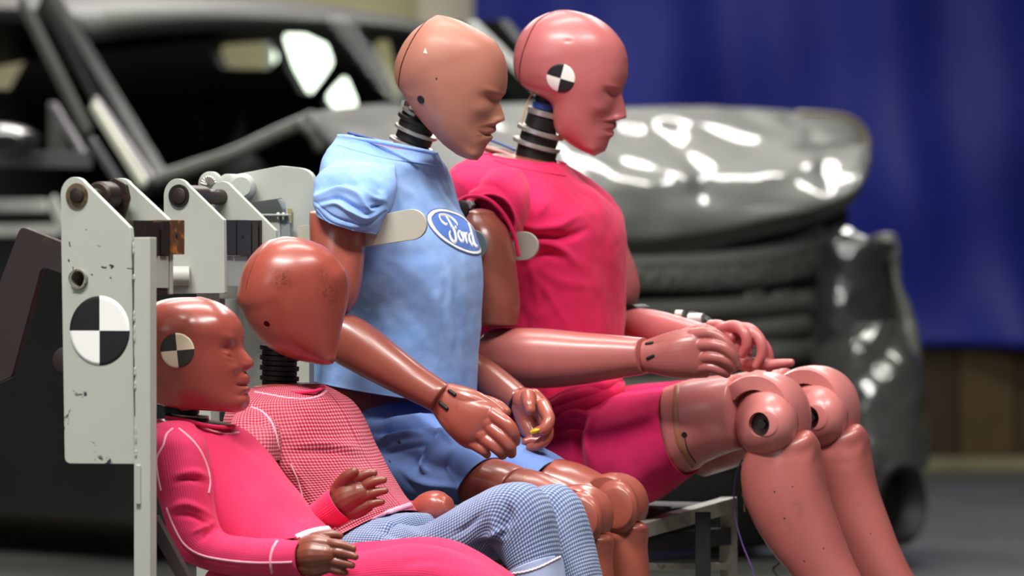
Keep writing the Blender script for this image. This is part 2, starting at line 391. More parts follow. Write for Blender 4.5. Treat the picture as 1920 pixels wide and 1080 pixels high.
def ribbon(name, bv, pts, w, mat, parent, off=.0006, n=10, zig=0, raw=False, th=.0008):
    """narrow strip or stitch laid on a surface along pixel points"""
    L = catmull(np.array(pts, float), n) if len(pts) > 2 else catmull(pts, 12); Q = []; Nn = []
    for q in L:
        p, m = hit(bv, q[0], q[1])
        if p is None: continue
        if m.dot(Vector(ray(*q))) > 0: m = -m
        Q.append(np.array(p)); Nn.append(np.array(m))
    if len(Q) < 3: return None
    Q = np.array(Q); Nn = np.array(Nn); T = np.gradient(Q, axis=0); T /= np.linalg.norm(T, axis=1, keepdims=True) + 1e-9; S = np.cross(T, Nn); S /= np.linalg.norm(S, axis=1, keepdims=True) + 1e-9
    if zig: Q = Q + S * (zig * np.sin(np.arange(len(Q)) * 2.2))[:, None]
    G = np.stack([Q - S * w / 2 - Nn * .0004, Q - S * w * .42 + Nn * (off + th * .7), Q + Nn * (off + th), Q + S * w * .42 + Nn * (off + th * .7), Q + S * w / 2 - Nn * .0004], 1)
    me = grid_mesh(G, closed=False)
    return me if raw else link(name, me, mat, parent)
# ------------------------------------------------------------------ materials of the dummies
M = {}
M['male'] = vinyl('vinyl_rose', (190, 106, 105), (176, 92, 94), .40, .25)
M['mthigh'] = vinyl('vinyl_rose_pale', (202, 124, 120), (188, 106, 104), .34, .28)
M['malelimb'] = vinyl('vinyl_rose_limb', (176, 98, 92), (160, 86, 82), .34, .35)
M['arm'] = vinyl('vinyl_brown', (150, 82, 68), (132, 68, 56), .30, .25, .45)
M['female'] = vinyl('vinyl_tan', (184, 124, 102), (172, 107, 91), .50, .12, .08)
M['flimb'] = vinyl('vinyl_salmon', (172, 92, 76), (154, 78, 64), .30, .3, .4)
M['teen'] = vinyl('vinyl_terracotta', (168, 82, 68), (152, 70, 58), .32, .22, .35)
M['child'] = vinyl('vinyl_terracotta_glossy', (162, 80, 68), (146, 66, 56), .27, .12, .45)
M['chand'] = vinyl('vinyl_dark_brown', (132, 68, 50), (112, 56, 42), .36, .2, .2)
M['shirt_blue'] = cloth('cotton_light_blue', (128, 166, 230), (158, 190, 240), blot=14)
M['shorts_blue'] = cloth('cotton_blue', (104, 134, 200), (124, 152, 212), blot=12)
M['red'] = cloth('cotton_crimson', (212, 30, 84), (226, 44, 98), blot=10)
M['red_dark'] = cloth('cotton_crimson_shorts', (206, 32, 92), (218, 44, 104), blot=10)
M['ribpink'] = knit('rib_knit_pink', (214, 40, 90), (232, 88, 128), .0032, .5, True, .35)
M['waffle'] = knit('waffle_red', (168, 30, 60), (232, 142, 156), .0056, .75, False, .9)
M['waffleb'] = knit('waffle_blue', (88, 104, 148), (178, 190, 216), .0050, .75, False, .9)
M['stitch'] = cloth('white_stitch', (240, 150, 176), (248, 186, 204))
M['stitchw'] = cloth('white_band', (252, 214, 228), (255, 235, 242))
M['black'] = flat('matte_black', (14, 13, 13), .6); M['rubber'] = paint('black_rubber', (22, 20, 20), .45)
M['alu'] = paint('brushed_aluminium', (206, 202, 196), .35, .8, bstr=.1); M['white'] = flat('target_white', (240, 240, 232), .55)
M['cream'] = flat('target_cream', (242, 228, 200), .55); M['tblack'] = flat('target_black', (26, 26, 28), .5); M['tgrey'] = flat('target_charcoal', (52, 50, 50), .5)
M['tapeblue'] = flat('blue_tape', (30, 60, 130), .5); M['steel'] = paint('dark_steel', (70, 64, 60), .4, .7); M['yellow'] = flat('yellow_paint', (235, 190, 30), .5)
M['logoblue'] = cloth('logo_print_blue', (72, 108, 188), (92, 130, 210)); M['logowhite'] = flat('logo_print_white', (250, 250, 252), .7)
M['logoedge'] = flat('logo_print_edge', (110, 110, 130), .7)
BOX = [(-1, -1), (1, -1), (1, 1), (-1, 1)]
def interval(poly, c, n):
    s = []
    for a, b in zip(poly, np.roll(poly, -1, 0)):
        d = b - a; M2 = np.array([[n[0], -d[0]], [n[1], -d[1]]]); det = np.linalg.det(M2)
        if abs(det) < 1e-9: continue
        x = np.linalg.solve(M2, a - c)
        if -1e-9 <= x[1] <= 1 + 1e-9: s.append(x[0])
    return (min(s), max(s)) if s else (0, 0)
def head(pl, base, full, ax0, ax1, W, prof, nose, mat, parent, bumps=(), folds=(), seam=None, p=2.25, nrow=150, ncol=144, t=0, smoothing=16, holes=()):
    base = np.array(base, float); full = np.array(full if full is not None else base, float); a0, a1 = np.array(ax0, float), np.array(ax1, float)
    e = a1 - a0; L = np.linalg.norm(e); e /= L; n = np.array([e[1], -e[0]]); n = n if n[0] > 0 else -n
    taus = (1 - np.cos(np.linspace(.02, 1, nrow) * pi)) / 2; taus = np.clip(taus * .998 + .001, 0, 1)
    I = np.array([interval(base, a0 + e * tt * L, n) for tt in taus]); J = np.array([interval(full, a0 + e * tt * L, n) for tt in taus])
    for _ in range(smoothing):
        K = I.copy(); K[1:-1] = (I[:-2] + 2 * I[1:-1] + I[2:]) / 4; I = K
    ex = np.maximum(J[:, 1] - I[:, 1], 0) ; ex[taus > .985] = 0; ex[taus < .25] = 0
    hw = W * np.interp(taus, [q[0] for q in prof], [q[1] for q in prof])
    kk = np.hanning(31); kk /= kk.sum(); hw = np.convolve(np.pad(hw, 15, mode='edge'), kk, 'valid')
    top = np.sqrt(np.clip(1 - (1 - taus / .33) ** 2, 0, 1)); hw = np.where(taus < .33, hw * top, hw)
    bot = np.clip((1 - taus) / .05, 0, 1); hw = hw * (.55 + .45 * np.sqrt(np.clip(1 - (1 - bot) ** 2, 0, 1)))
    ph = np.linspace(0, 2 * pi, ncol, endpoint=False); cx, sx = se(ph, p); G = np.zeros((nrow, ncol, 3)); mpp = (pl.O[1] + 9) / FPX
    sg = np.interp(taus, [q[0] for q in nose], [q[1] for q in nose])
    for i, tt in enumerate(taus):
        c = a0 + e * tt * L
        for j in range(ncol):
            s = (I[i, 0] + I[i, 1]) / 2 + (I[i, 1] - I[i, 0]) / 2 * cx[j]; w = hw[i] * sx[j]
            if cx[j] > 0: s += ex[i] * math.exp(-(w / sg[i]) ** 2)
            q = c + n * s; G[i, j] = pl.P(q[0], q[1], t) + pl.r * w
    G = apply_disp(G, folds, bumps)
    me = grid_mesh(G)
    cut = []
    if seam:
        ln = catmull(np.array(seam, float), 6); d = np.gradient(ln, axis=0); d /= np.linalg.norm(d, axis=1, keepdims=True); nn = np.stack([-d[:, 1], d[:, 0]], 1)
        g = 2.3; a, b = ln + nn * g / 2, ln - nn * g / 2; V = []; m_ = len(ln)
        for T in (-.14, .14):
            for q in list(a) + list(b): V.append(pl.P(q[0], q[1], t) + pl.r * T)
        Fs = []; k = 2 * m_
        for i in range(m_ - 1):
            Fs += [(i, i + 1, k + i + 1, k + i), (m_ + i + 1, m_ + i, k + m_ + i, k + m_ + i + 1), (i + 1, i, m_ + i, m_ + i + 1), (k + i, k + i + 1, k + m_ + i + 1, k + m_ + i)]
        Fs += [(0, k, k + m_, m_), (m_ - 1, 2 * m_ - 1, k + 2 * m_ - 1, k + m_ - 1)]
        cm = mesh(V, Fs); bm = bmesh.new(); bm.from_mesh(cm); bmesh.ops.recalc_face_normals(bm, faces=bm.faces); bm.to_mesh(cm); bm.free(); cut.append(cm)
    for (hx, hy, r, dp) in holes:
        bv = bvh(me); q, nn_ = frame_at(bv, hx, hy); q, nn_ = np.array(q), np.array(nn_)
        cut.append(lathe('c', q - nn_ * dp, nn_, [(0, .0004), (0, r), (dp + .01, r), (dp + .01, .0004)], None, raw=True))
    if cut: me = boolean(me, cut)
    whole = me
    if seam:
        bm = bmesh.new(); bm.from_mesh(me); bm.verts.ensure_lookup_table(); seen = {}; k = 0
        for v in bm.verts:
            if v.index in seen: continue
            st = [v]; seen[v.index] = k
            while st:
                x = st.pop()
                for ed in x.link_edges:
                    y = ed.other_vert(x)
                    if y.index not in seen: seen[y.index] = k; st.append(y)
            k += 1
        cnt = [sum(1 for z in seen.values() if z == i) for i in range(k)]; big = int(np.argmax(cnt))
        b2 = bm.copy()
        bmesh.ops.delete(bm, geom=[v for v in bm.verts if seen[v.index] != big], context='VERTS')
        b2.verts.ensure_lookup_table(); bmesh.ops.delete(b2, geom=[v for v in b2.verts if seen[v.index] == big], context='VERTS')
        me = bpy.data.meshes.new('head'); bm.to_mesh(me); cap = bpy.data.meshes.new('cap'); b2.to_mesh(cap); bm.free(); b2.free()
        h = link('head', me, mat, parent); sharp(h, 50)
        c = link('skull_cap', cap, mat, h); sharp(c, 50)
    else:
        h = link('head', me, mat, parent)
        if holes: sharp(h, 50)
    return h, bvh(whole)
def neck(pl, parts, parent, mats):
    """parts: (cx, cy, angle deg, half px, thickness px, material) discs along the neck, front and back seen edge-on"""
    for (cx, cy, a, hw, th, m, nm) in parts:
        c = pl.P(cx, cy); u = pl.P(cx + cos(R(a)) * 10, cy + sin(R(a)) * 10) - c; u /= np.linalg.norm(u); ax = np.cross(u, pl.r); ax = ax if ax[2] < 0 else -ax
        mpp = (c[1] + 9) / FPX; lathe(nm, c - ax * th * mpp / 2, ax, disc_prof(0, th * mpp, hw * mpp, .0012), m, parent, smooth=True)
def hand(name, pl, palm, fingers, mat, parent, vox=.0013, smooth=5, label=None, extra=()):
    """palm: list of chains [(px,py,t,r),...]; fingers likewise; all grown into one continuous surface"""
    ms = []
    for ch in list(palm) + list(fingers):
        P = np.array([pl.P(c[0], c[1], c[2]) for c in ch]); ms.append(tubem(P, [c[3] for c in ch], n=16, sub=6))
    ms += list(extra)
    me = remesh(ms, vox, smooth); o = link(name, me, mat, parent)
    if label: o['label'] = label
    return o
def pin(name, p, r, mat, parent): return lathe(name, p, (0, -1, 0), disc_prof(-.003, .001, r), mat, parent, n=20)
def slot(name, bv, a, b, w, parent):
    """dark wrist slot with a steel pin showing in it"""
    p, n = frame_at(bv, *a); q, m = frame_at(bv, *b)
    if p is None or q is None: return
    p, q, n = np.array(p), np.array(q), np.array(n)
    tube(name, [p + n * .0002, q + n * .0002], w, M['black'], parent, n=12, sub=4, flatv=1, smooth=False)
    tube('slot_pin', [p + n * (w * .55) * 1 + (q - p) * .05, p + n * (w * .55) + (q - p) * .55], w * .45, M['steel'], parent, n=8, sub=3, smooth=False)
# ================================================================== adult male dummy in crimson
plM = Plane(1000, 0.0, YAW); hpM = Plane(1070, -.02, 10)
male = thing('crash_test_dummy', 'rose-pink adult crash test dummy in crimson shirt and shorts, farthest in the row', 'dummy', tuple(plM.P(1040, 930)), 'crash test dummies on the bench')
MF = [(1048,19),(1026,25),(1002,37),(982,56),(968,83),(963,113),(965,133),(971,151),(980,162),(996,173),(1015,180),(1030,188),(1038,197),(1039,215),(1039,234),(1044,249),(1056,261),(1073,273),(1091,283),(1112,290.5),(1124,290),(1134,284.5),(1139,272),(1143,261),(1151,253),(1152,247),(1149,243.5),(1155,239),(1156,232),(1154,226.5),(1160,224.5),(1171,223.5),(1175,219),(1174,209),(1170,191),(1166.5,177),(1168,166),(1174,154),(1177,140),(1177,127),(1176,107),(1170,86),(1159,68),(1142,49),(1115,31),(1085,22),(1066,19)]
MB = MF[:20] + [(1122,288),(1130,281),(1136,268),(1140,255),(1143,240),(1147,222),(1152,205),(1158,188),(1164,173),(1170,160),(1175,147),(1177,135),(1177,127),(1176,107),(1170,86),(1159,68),(1142,49),(1115,31),(1085,22),(1066,19)]
hM, bM = head(hpM, MB, MF, (1062, 17), (1112, 292), .078, [(0, 1), (.35, 1), (.5, .96), (.65, .84), (.8, .70), (.92, .52), (1, .42)], [(0, .02), (.5, .012), (.62, .009), (.70, .012), (.76, .015), (.79, .022), (1, .022)], M['male'], male,
    bumps=[(1146, 176, 14, 9, 20, -.0050), (1152, 163, 15, 5, 15, .0022), (1128, 203, 18, 12, 0, .0030), (1122, 232, 14, 16, 0, -.0022), (1159, 219, 5, 5, 0, .0016), (1152, 224, 3, 3, 0, -.0012), (1065, 77, 5, 3, 10, -.0012), (1005, 150, 20, 8, 10, -.001)],
    folds=[([(1137, 247), (1146, 249), (1152, 247)], -.0026, 2.2)], seam=[(1052, 4), (1040, 22), (1014, 44), (996, 86), (984.5, 124.5), (979, 165), (978, 180)])
sticker('target_sticker', bM, 1051, 147, .0252, [M['white'], M['tblack']], hM, tilt=-17)
neck(plM, [(1023, 188, 12, 20, 26, M['black'], 'neck_core'), (1025, 199, 14, 27, 12, M['tapeblue'], 'neck_load_cell'), (1022, 212, 17, 34, 11, M['alu'], 'neck_top_plate'), (1018, 230, 19, 33, 22, M['rubber'], 'neck_rubber'), (1014, 247, 20, 45, 8, M['alu'], 'neck_disc'),
    (1011, 259, 20, 36, 18, M['rubber'], 'neck_rubber'), (1006, 271, 19, 46, 8, M['alu'], 'neck_disc'), (1006, 287, 15, 38, 24, M['rubber'], 'neck_rubber'), (1006, 303, 8, 38, 16, M['rubber'], 'neck_rubber')], male, None)
tube('sensor_wire', [plM.P(978, 240, -.02), plM.P(982, 215, -.02), plM.P(990, 190, -.01), plM.P(1000, 172, 0)], .0016, flat('tan_wire', (196, 160, 110), .6), male)
# shirt
shM = loft('shirt', plM, [(905, 288, 1062, 308, .075), (872, 303, 1093, 329, .14), (850, 322, 1122, 350, .185), (850, 350, 1148, 378, .20), (855, 400, 1166, 408, .195), (862, 470, 1172, 450, .18), (872, 545, 1169, 530, .165), (882, 640, 1168, 630, .16), (892, 708, 1164, 712, .165), (905, 745, 1150, 770, .17)],
    M['red'], male, n=220, sub=14, p=2.3, ends=('open', 'open'),
    folds=[([(942, 395), (980, 425), (1040, 425), (1080, 405)], .009, 9), ([(960, 412), (1000, 442), (1060, 444), (1100, 430)], -.010, 7), ([(965, 455), (1010, 452), (1050, 465), (1085, 500)], .008, 7), ([(985, 500), (1020, 478), (1050, 482)], -.007, 6), ([(1010, 330), (1020, 380), (1000, 410)], .003, 8), ([(985, 350), (990, 380), (975, 400)], -.004, 7), ([(1000, 500), (1060, 530), (1130, 540)], .003, 9), ([(980, 470), (1000, 520), (1010, 600)], .003, 8),
           ([(900, 330), (925, 345), (930, 370)], .003, 5), ([(1005, 520), (1040, 570), (1080, 640)], .003, 7), ([(1090, 345), (1120, 380), (1140, 430)], .003, 9), ([(975, 560), (990, 620), (1010, 690)], -.003, 9), ([(1100, 480), (1130, 560), (1140, 640)], .002, 12),
           ([(1165, 405), (1150, 470), (1155, 520)], .003, 12), ([(1060, 720), (1100, 700), (1160, 705)], .003, 6)], nz=[(7, .0022, 3), (20, .0008, 4)])
bvS = bvh(shM)
ribbon('collar_seam', bvS, [(925, 300), (960, 312), (1010, 322), (1060, 330)], .002, M['red'], shM)
def ringv(pl, cx, cy, rx, ry, a, t, tilt=0):
    """camera-facing section for sleeves: ellipse in the figure plane"""
    c = pl.P(cx, cy, t); m = (c[1] + 9) / FPX; Z = np.array([0, 0, 1.]); ca, sa = cos(R(a)), sin(R(a))
    u = (pl.f * ca - Z * sa) * rx * m; v = (pl.f * sa + Z * ca) * ry * m; return np.concatenate([c, u + pl.r * tilt, v])
slM = loft('sleeve', plM, [ringv(plM, 960, 400, 62, 82, 8, -.08), ringv(plM, 938, 398, 66, 84, 12, -.15), ringv(plM, 922, 410, 62, 76, 20, -.205), ringv(plM, 914, 424, 56, 62, 25, -.232)], M['red'], shM, n=96, sub=10, ends=('flat', 'open'),
    folds=[([(850, 330), (880, 345), (930, 350), (960, 390)], -.003, 5), ([(842, 352), (870, 362), (905, 358)], .004, 5), ([(935, 360), (962, 400), (978, 450)], .003, 5)], nz=[(14, .0012, 8)], shell=.94)
ringsl = [plM.P(x, y, -.232) for x, y in ((858, 378), (880, 368), (912, 372), (942, 398), (964, 440), (972, 478))]
tube('sleeve_hem', ringsl, .0035, M['red'], shM, n=10)
# shoulder joint and near arm
lathe('shoulder_joint', plM.P(889, 392, -.20), -plM.r, disc_prof(0, .05, .014), M['steel'], male); lathe('shoulder_bolt', plM.P(884, 384, -.235), -plM.r, disc_prof(0, .012, .008), M['alu'], male, n=6)
uaM = loft('upper_arm', plM, [(880, 400, 928, 402, .035, -.255), (868, 425, 950, 430, .048, -.26), (864, 470, 962, 468, .052, -.265), (866, 520, 970, 525, .052, -.27), (870, 570, 974, 570, .050, -.272), (884, 606, 970, 608, .045, -.272)], M['arm'], male, n=48, p=2.3, dome=(.55, .15))
faM = loft('forearm', plM, [(905, 640, 898, 672, .034, -.262), (925, 618, 912, 702, .044, -.26), (965, 615, 955, 722, .047, -.255), (1020, 616, 1015, 728, .047, -.25), (1090, 623, 1085, 722, .044, -.242), (1150, 628, 1145, 712, .040, -.235), (1204, 633, 1208, 702, .036, -.228)], M['malelimb'], male, n=56, p=2.25, dome=(.5, .1), ends=('dome', 'flat'))
T1 = -.225
hnM = hand('hand', plM, [[(1216, 668, T1, .024), (1250, 668, T1 + .004, .022), (1285, 665, T1 + .012, .020), (1308, 664, T1 + .015, .016)], [(1220, 655, T1, .018), (1260, 642, T1, .018), (1295, 630, T1 + .005, .014), (1318, 629, T1 + .01, .012)], [(1225, 680, T1, .018), (1265, 688, T1, .018), (1300, 694, T1 + .01, .014), (1322, 697, T1 + .02, .0105)], [(1280, 655, T1, .016), (1312, 648, T1, .014)], [(1280, 674, T1, .016), (1316, 676, T1, .014)]],
    [[(1300, 629, T1, .0115), (1335, 626, T1 - .002, .0105), (1362, 645, T1 + .002, .0098), (1378, 668, T1 + .012, .0085)], [(1305, 648, T1 - .004, .0115), (1345, 648, T1 - .006, .0105), (1368, 662, T1, .0095), (1382, 684, T1 + .012, .008)],
     [(1305, 672, T1 - .002, .0112), (1338, 670, T1 - .006, .0105), (1362, 678, T1, .0092), (1374, 690, T1 + .01, .0078)], [(1300, 692, T1, .010), (1330, 689, T1 - .004, .0092), (1350, 695, T1, .0085), (1362, 701, T1 + .008, .0075)], [(1235, 650, T1 + .02, .014), (1275, 632, T1 + .03, .012), (1315, 618, T1 + .035, .0095), (1338, 622, T1 + .04, .008)]], M['malelimb'], male, smooth=6,
    extra=[loft('x', plM, [(1210, 638, 1212, 698, .024, T1), (1240, 637, 1238, 703, .026, T1), (1275, 625, 1270, 708, .027, T1), (1305, 621, 1302, 708, .024, T1 + .003), (1328, 622, 1330, 704, .016, T1 + .008)], None, None, n=32, raw=True, p=2.3, dome=(.1, .4))])
bvH = bvh(hnM)
slot('wrist_slot', bvH, (1212, 645), (1223, 643), .0028, hnM); slot('wrist_slot', bvH, (1214, 672), (1225, 667), .0028, hnM)
# far arm and hand
loft('upper_arm', plM, [(1150, 440, 1172, 470, .03, .2), (1140, 480, 1190, 500, .04, .2), (1142, 530, 1200, 540, .042, .2), (1140, 570, 1192, 572, .04, .2), (1140, 590, 1170, 600, .03, .2)], M['male'], male, n=40)
lathe('elbow_joint', plM.P(1180, 592, .15), plM.r, disc_prof(0, .06, .02), M['rubber'], male)
loft('forearm', plM, [(1168, 586, 1165, 628, .030, .17), (1195, 578, 1190, 640, .036, .16), (1240, 584, 1235, 650, .036, .13), (1290, 598, 1280, 652, .033, .10), (1335, 612, 1322, 655, .028, .07)], M['male'], male, n=44)
T2 = -.02
hand('hand', plM, [[(1330, 632, .05, .026), (1355, 640, .03, .028), (1378, 652, .01, .026)], [(1335, 622, .05, .017), (1362, 620, .02, .016), (1385, 618, 0, .012)], [(1345, 660, .03, .02), (1385, 672, .01, .02), (1405, 684, .01, .013)], [(1350, 650, .03, .025), (1395, 650, .01, .017)]],
    [[(1350, 618, 0, .011), (1378, 612, -.02, .0108), (1396, 624, -.03, .010), (1400, 645, -.03, .009), (1392, 664, -.025, .0078)], [(1380, 616, .01, .011), (1406, 618, -.01, .0105), (1426, 640, -.015, .010), (1428, 664, -.015, .009), (1418, 686, -.015, .0075)],
     [(1390, 630, .02, .011), (1424, 640, .01, .010), (1440, 662, .01, .0092), (1442, 690, .01, .0078)], [(1400, 680, .0, .011), (1440, 684, .0, .0098), (1465, 682, .0, .0085), (1483, 680, .0, .0068)], [(1335, 612, .02, .012), (1352, 612, 0, .010), (1372, 632, -.015, .0085)]], M['male'], male, smooth=4)
lathe('wrist_watch_joint', plM.P(1292, 600, .14), plM.f, disc_prof(0, .028, .012), M['alu'], male)
lathe('wrist_pin', plM.P(1268, 592, .15), plM.f, disc_prof(0, .015, .010), M['alu'], male)
tube('sensor_cable', [plM.P(x, y, .15) for x, y in ((1296, 592), (1312, 596), (1326, 602), (1336, 612))], .008, M['rubber'], male)
# shorts
shortM = loft('shorts', plM, [(930, 720, 905, 850, .15), (985, 728, 945, 900, .175), (1045, 742, 1010, 935, .17)], M['red_dark'], male, n=120, sub=14, p=2.3, ends=('dome', 'dome'), dome=(.3, .3), nz=[(16, .002, 5)],
    folds=[([(1045, 765), (1090, 745), (1150, 730)], .008, 6), ([(1040, 785), (1085, 765), (1140, 755)], -.005, 6)])
FS = [([(1100, 775), (1085, 820), (1090, 880), (1120, 930)], -.006, 8), ([(1112, 770), (1100, 820), (1108, 870)], .005, 7), ([(1035, 800), (1070, 780), (1110, 775)], .006, 7), ([(1030, 815), (1060, 800), (1100, 800)], -.005, 5), ([(1045, 770), (1100, 755), (1150, 745)], .004, 6), ([(1010, 880), (1060, 900), (1100, 930)], .003, 8), ([(1130, 800), (1180, 790), (1240, 770)], .0015, 14)]
FS = [(a, b * 1.9, c * .9) for a, b, c in FS] + [([(1060, 745), (1110, 725), (1158, 722)], .007, 4), ([(1060, 757), (1110, 738), (1158, 733)], -.006, 4)]
loft('shorts_leg', plM, [(985, 745, 960, 900, .09, -.07), (1055, 760, 1035, 925, .092, -.095), (1120, 748, 1120, 938, .092, -.10), (1190, 733, 1210, 946, .086, -.10), (1258, 724, 1292, 892, .082, -.10)], M['red_dark'], shortM, n=150, sub=16, ends=('dome', 'open'), dome=(.3, .3), folds=FS, nz=[(12, .0010, 6)], shell=.95)
loft('shorts_leg', plM, [(1010, 745, 985, 900, .09, .07), (1120, 728, 1110, 900, .092, .10), (1290, 712, 1310, 880, .082, .10)], M['red_dark'], shortM, n=80, sub=10, ends=('dome', 'open'), dome=(.3, .3), nz=[(12, .0010, 6)], shell=.95)
bvL = bvh([o for o in shortM.children][0]); ribbon('hem_stitch', bvL, [(1257, 727), (1257, 780), (1268, 840), (1289, 888)], .0018, M['stitch'], shortM)
for i, (L, r_) in enumerate(((((1010, 792, -.150), (1060, 768, -.158), (1110, 748, -.150), (1150, 732, -.11), (1162, 722, -.05)), .017), (((1018, 772, -.152), (1065, 750, -.160), (1115, 733, -.148), (1152, 720, -.10)), .015), (((1030, 752, -.152), (1080, 735, -.158), (1130, 722, -.14), (1160, 712, -.09)), .012), (((1000, 812, -.145), (1045, 790, -.155), (1085, 776, -.150)), .013))):
    tube('bunched_hem', [plM.P(*q) for q in L], [r_ * .6] + [r_] * (len(L) - 2) + [r_ * .6], M['red'], shM, n=18, sub=8)
# legs
def male_leg(t, dx, dy, near):
    q = lambda L: [(a + dx, b + dy, c + dx, d + dy, h, tt + t) for a, b, c, d, h, tt in L]
    th = loft('thigh', plM, q([(1200, 742, 1230, 905, .070, 0), (1262, 722, 1292, 885, .071, 0), (1300, 710, 1318, 868, .070, 0), (1345, 704, 1362, 850, .066, 0), (1378, 702, 1388, 842, .058, 0)]), M['mthigh'], male, n=64, p=2.3, dome=(.2, .25))
    # curved kneecap shell over the joint
    c = plM.P(1434 + dx, 786 + dy, t); mpp = (c[1] + 9) / FPX; Z = np.array([0, 0, 1.])
    rows = []
    for k, an in enumerate(np.linspace(140, -25, 46)):
        a = R(an); rad = 86 * mpp * (1 - .10 * max(0, cos(a)) ** 2); d = plM.f * cos(a) + Z * sin(a); w = .046 * (1 if 15 < k else .9 + k * .007); inn = 30 * mpp
        prof = [(-w, -inn), (-w, -.004), (-w * .86, -.0006), (-w * .5, .002), (0, .003), (w * .5, .002), (w * .86, -.0006), (w, -.004), (w, -inn)]
        rows.append([c + d * (rad + h) + plM.r * x for x, h in prof])
    knee = link('kneecap_shell', grid_mesh(np.array(rows)), M['mthigh'], male); sharp(knee, 55)
    # disc shaped knee sides with bolt well
    kn = loft('k', plM, [*[ringv(plM, 1436 + dx, 794 + dy, 67 * math.sqrt(1 - x * x), 68 * math.sqrt(1 - x * x), 0, t - .012 - .070 * x) for x in (.93, .86, .77, .66, .52, .35, .15)], ringv(plM, 1435 + dx, 792 + dy, 67, 68, 0, t - .025), ringv(plM, 1435 + dx, 792 + dy, 67, 68, 0, t + .025), ringv(plM, 1435 + dx, 792 + dy, 60, 60, 0, t + .055)], None, None, n=72, p=2.0, raw=True, dome=(.15, .2))
    bc = plM.P(1423 + dx, 796 + dy, t - .076) - plM.r * .022
    kn = boolean(kn, [lathe('c', bc, plM.r, [(0, .0004), (0, .0205), (.040, .0205), (.040, .0004)], None, raw=True)])
    k = link('knee_joint', kn, M['mthigh'], male); sharp(k, 40)
    w0 = bc + plM.r * .0385
    lathe('knee_bolt_well', w0, plM.r, [(0, .0004), (0, .0202), (.001, .0202), (.001, .0004)], M['steel'], k)
    lathe('knee_bolt', bc + plM.r * .031, plM.r, disc_prof(0, .008, .0085), M['black'], k, n=6)
    sh = loft('shin', plM, q([(1398, 858, 1500, 806, .044, -.0), (1391, 890, 1532, 825, .052, 0), (1398, 940, 1541, 868, .055, 0), (1420, 990, 1552, 925, .056, 0), (1452, 1040, 1575, 990, .054, 0), (1492, 1090, 1604, 1060, .050, 0), (1560, 1200, 1665, 1180, .042, 0), (1625, 1330, 1712, 1315, .034, 0), (1650, 1400, 1730, 1395, .034, 0)]), M['malelimb'], male, n=64, sub=10, p=2.3, dome=(.25, .2),
         bumps=[(1512 + dx, 822 + dy, 13, 15, 20, .009), (1500 + dx, 850 + dy, 20, 12, 0, -.002), (1522 + dx, 850 + dy, 8, 20, 10, .003)])
    bs = bvh(sh)
    for sx_, sy_, r_ in (((1452, 922, .0016), (1471, 972, .0018), (1486, 912, .0012), (1508, 1052, .0014), (1544, 1028, .0014)) if near else ((1632, 1000, .0012),)):
        if hit(bs, sx_, sy_)[0] is not None: sticker('dark_speck', bs, sx_, sy_, r_, [M['tgrey']], sh, quad=False, off=.0003)
    f = loft('foot', plM, [(1655 + dx, 1360 + dy, 1640 + dx, 1425 + dy, .03, t), (1700 + dx, 1365 + dy, 1690 + dx, 1428 + dy, .04, t), (1770 + dx, 1385 + dy, 1770 + dx, 1432 + dy, .044, t), (1840 + dx, 1405 + dy, 1840 + dx, 1434 + dy, .038, t)], M['malelimb'], male, n=40)
    return th, k
thM, _ = male_leg(-.10, 0, 0, True); male_leg(.10, 93, -12, False)
bvT = bvh(thM)
sticker('screw_hole', bvT, 1283, 815, .0048, [M['black']], thM, quad=False)
ribbon('tape_strip', bvT, [(1270, 722), (1266, 770), (1275, 830), (1302, 874)], .013, flat('tan_tape', (168, 112, 88), .4), thM)
tag(ribbon('cut_line', bvT, [(1284, 822), (1290, 845), (1304, 866)], .0016, M['black'], thM))
# collar gap bits
tube('shoulder_strap', [plM.P(918, 262, .03), plM.P(940, 270, .03), plM.P(962, 280, .03)], .006, M['tapeblue'], male, flatv=.4)
loft('torso', plM, [(925, 290, 1055, 310, .07), (905, 305, 1075, 330, .10), (890, 330, 1110, 360, .14)], M['arm'], male, n=40, dome=(.12, .2))
tube('shoulder_plate', [plM.P(905, 276, .02), plM.P(935, 284, .02), plM.P(975, 296, .02)], .012, M['arm'], male, flatv=.5)
# ================================================================== small adult dummy in light blue
plF = Plane(800, -.42, YAW); hpF = Plane(845, -.44, 6)
fem = thing('crash_test_dummy', 'tan small adult crash test dummy in light blue printed shirt and blue shorts', 'dummy', tuple(plF.P(800, 960)), 'crash test dummies on the bench')
FF = [(821,28),(801,40),(774,59),(756,83),(744.5,107),(740,127),(740.6,148),(744.5,163),(752,170),(759,181),(774,207),(792,230),(813,252),(833,273),(860,292),(884,300.8),(896,299),(905,290),(908.5,280),(914,270),(921,263),(925,257),(922,253.5),(919,251.5),(926,249),(931,243.5),(930,238),(929.5,234),(936,230),(945,228),(947,222.5),(944,212),(940,200),(937.5,190),(941,183),(947.5,176),(950.5,164),(951.5,142),(950,119),(944.5,101),(931,80),(913,65),(890,52),(866,40),(845,32.6)]
FB = FF[:18] + [(907,279),(911,266),(915,252),(919,240),(923,226),(928,211),(933,197),(939,185),(945,175),(950,163),(951.5,142)] + FF[38:]
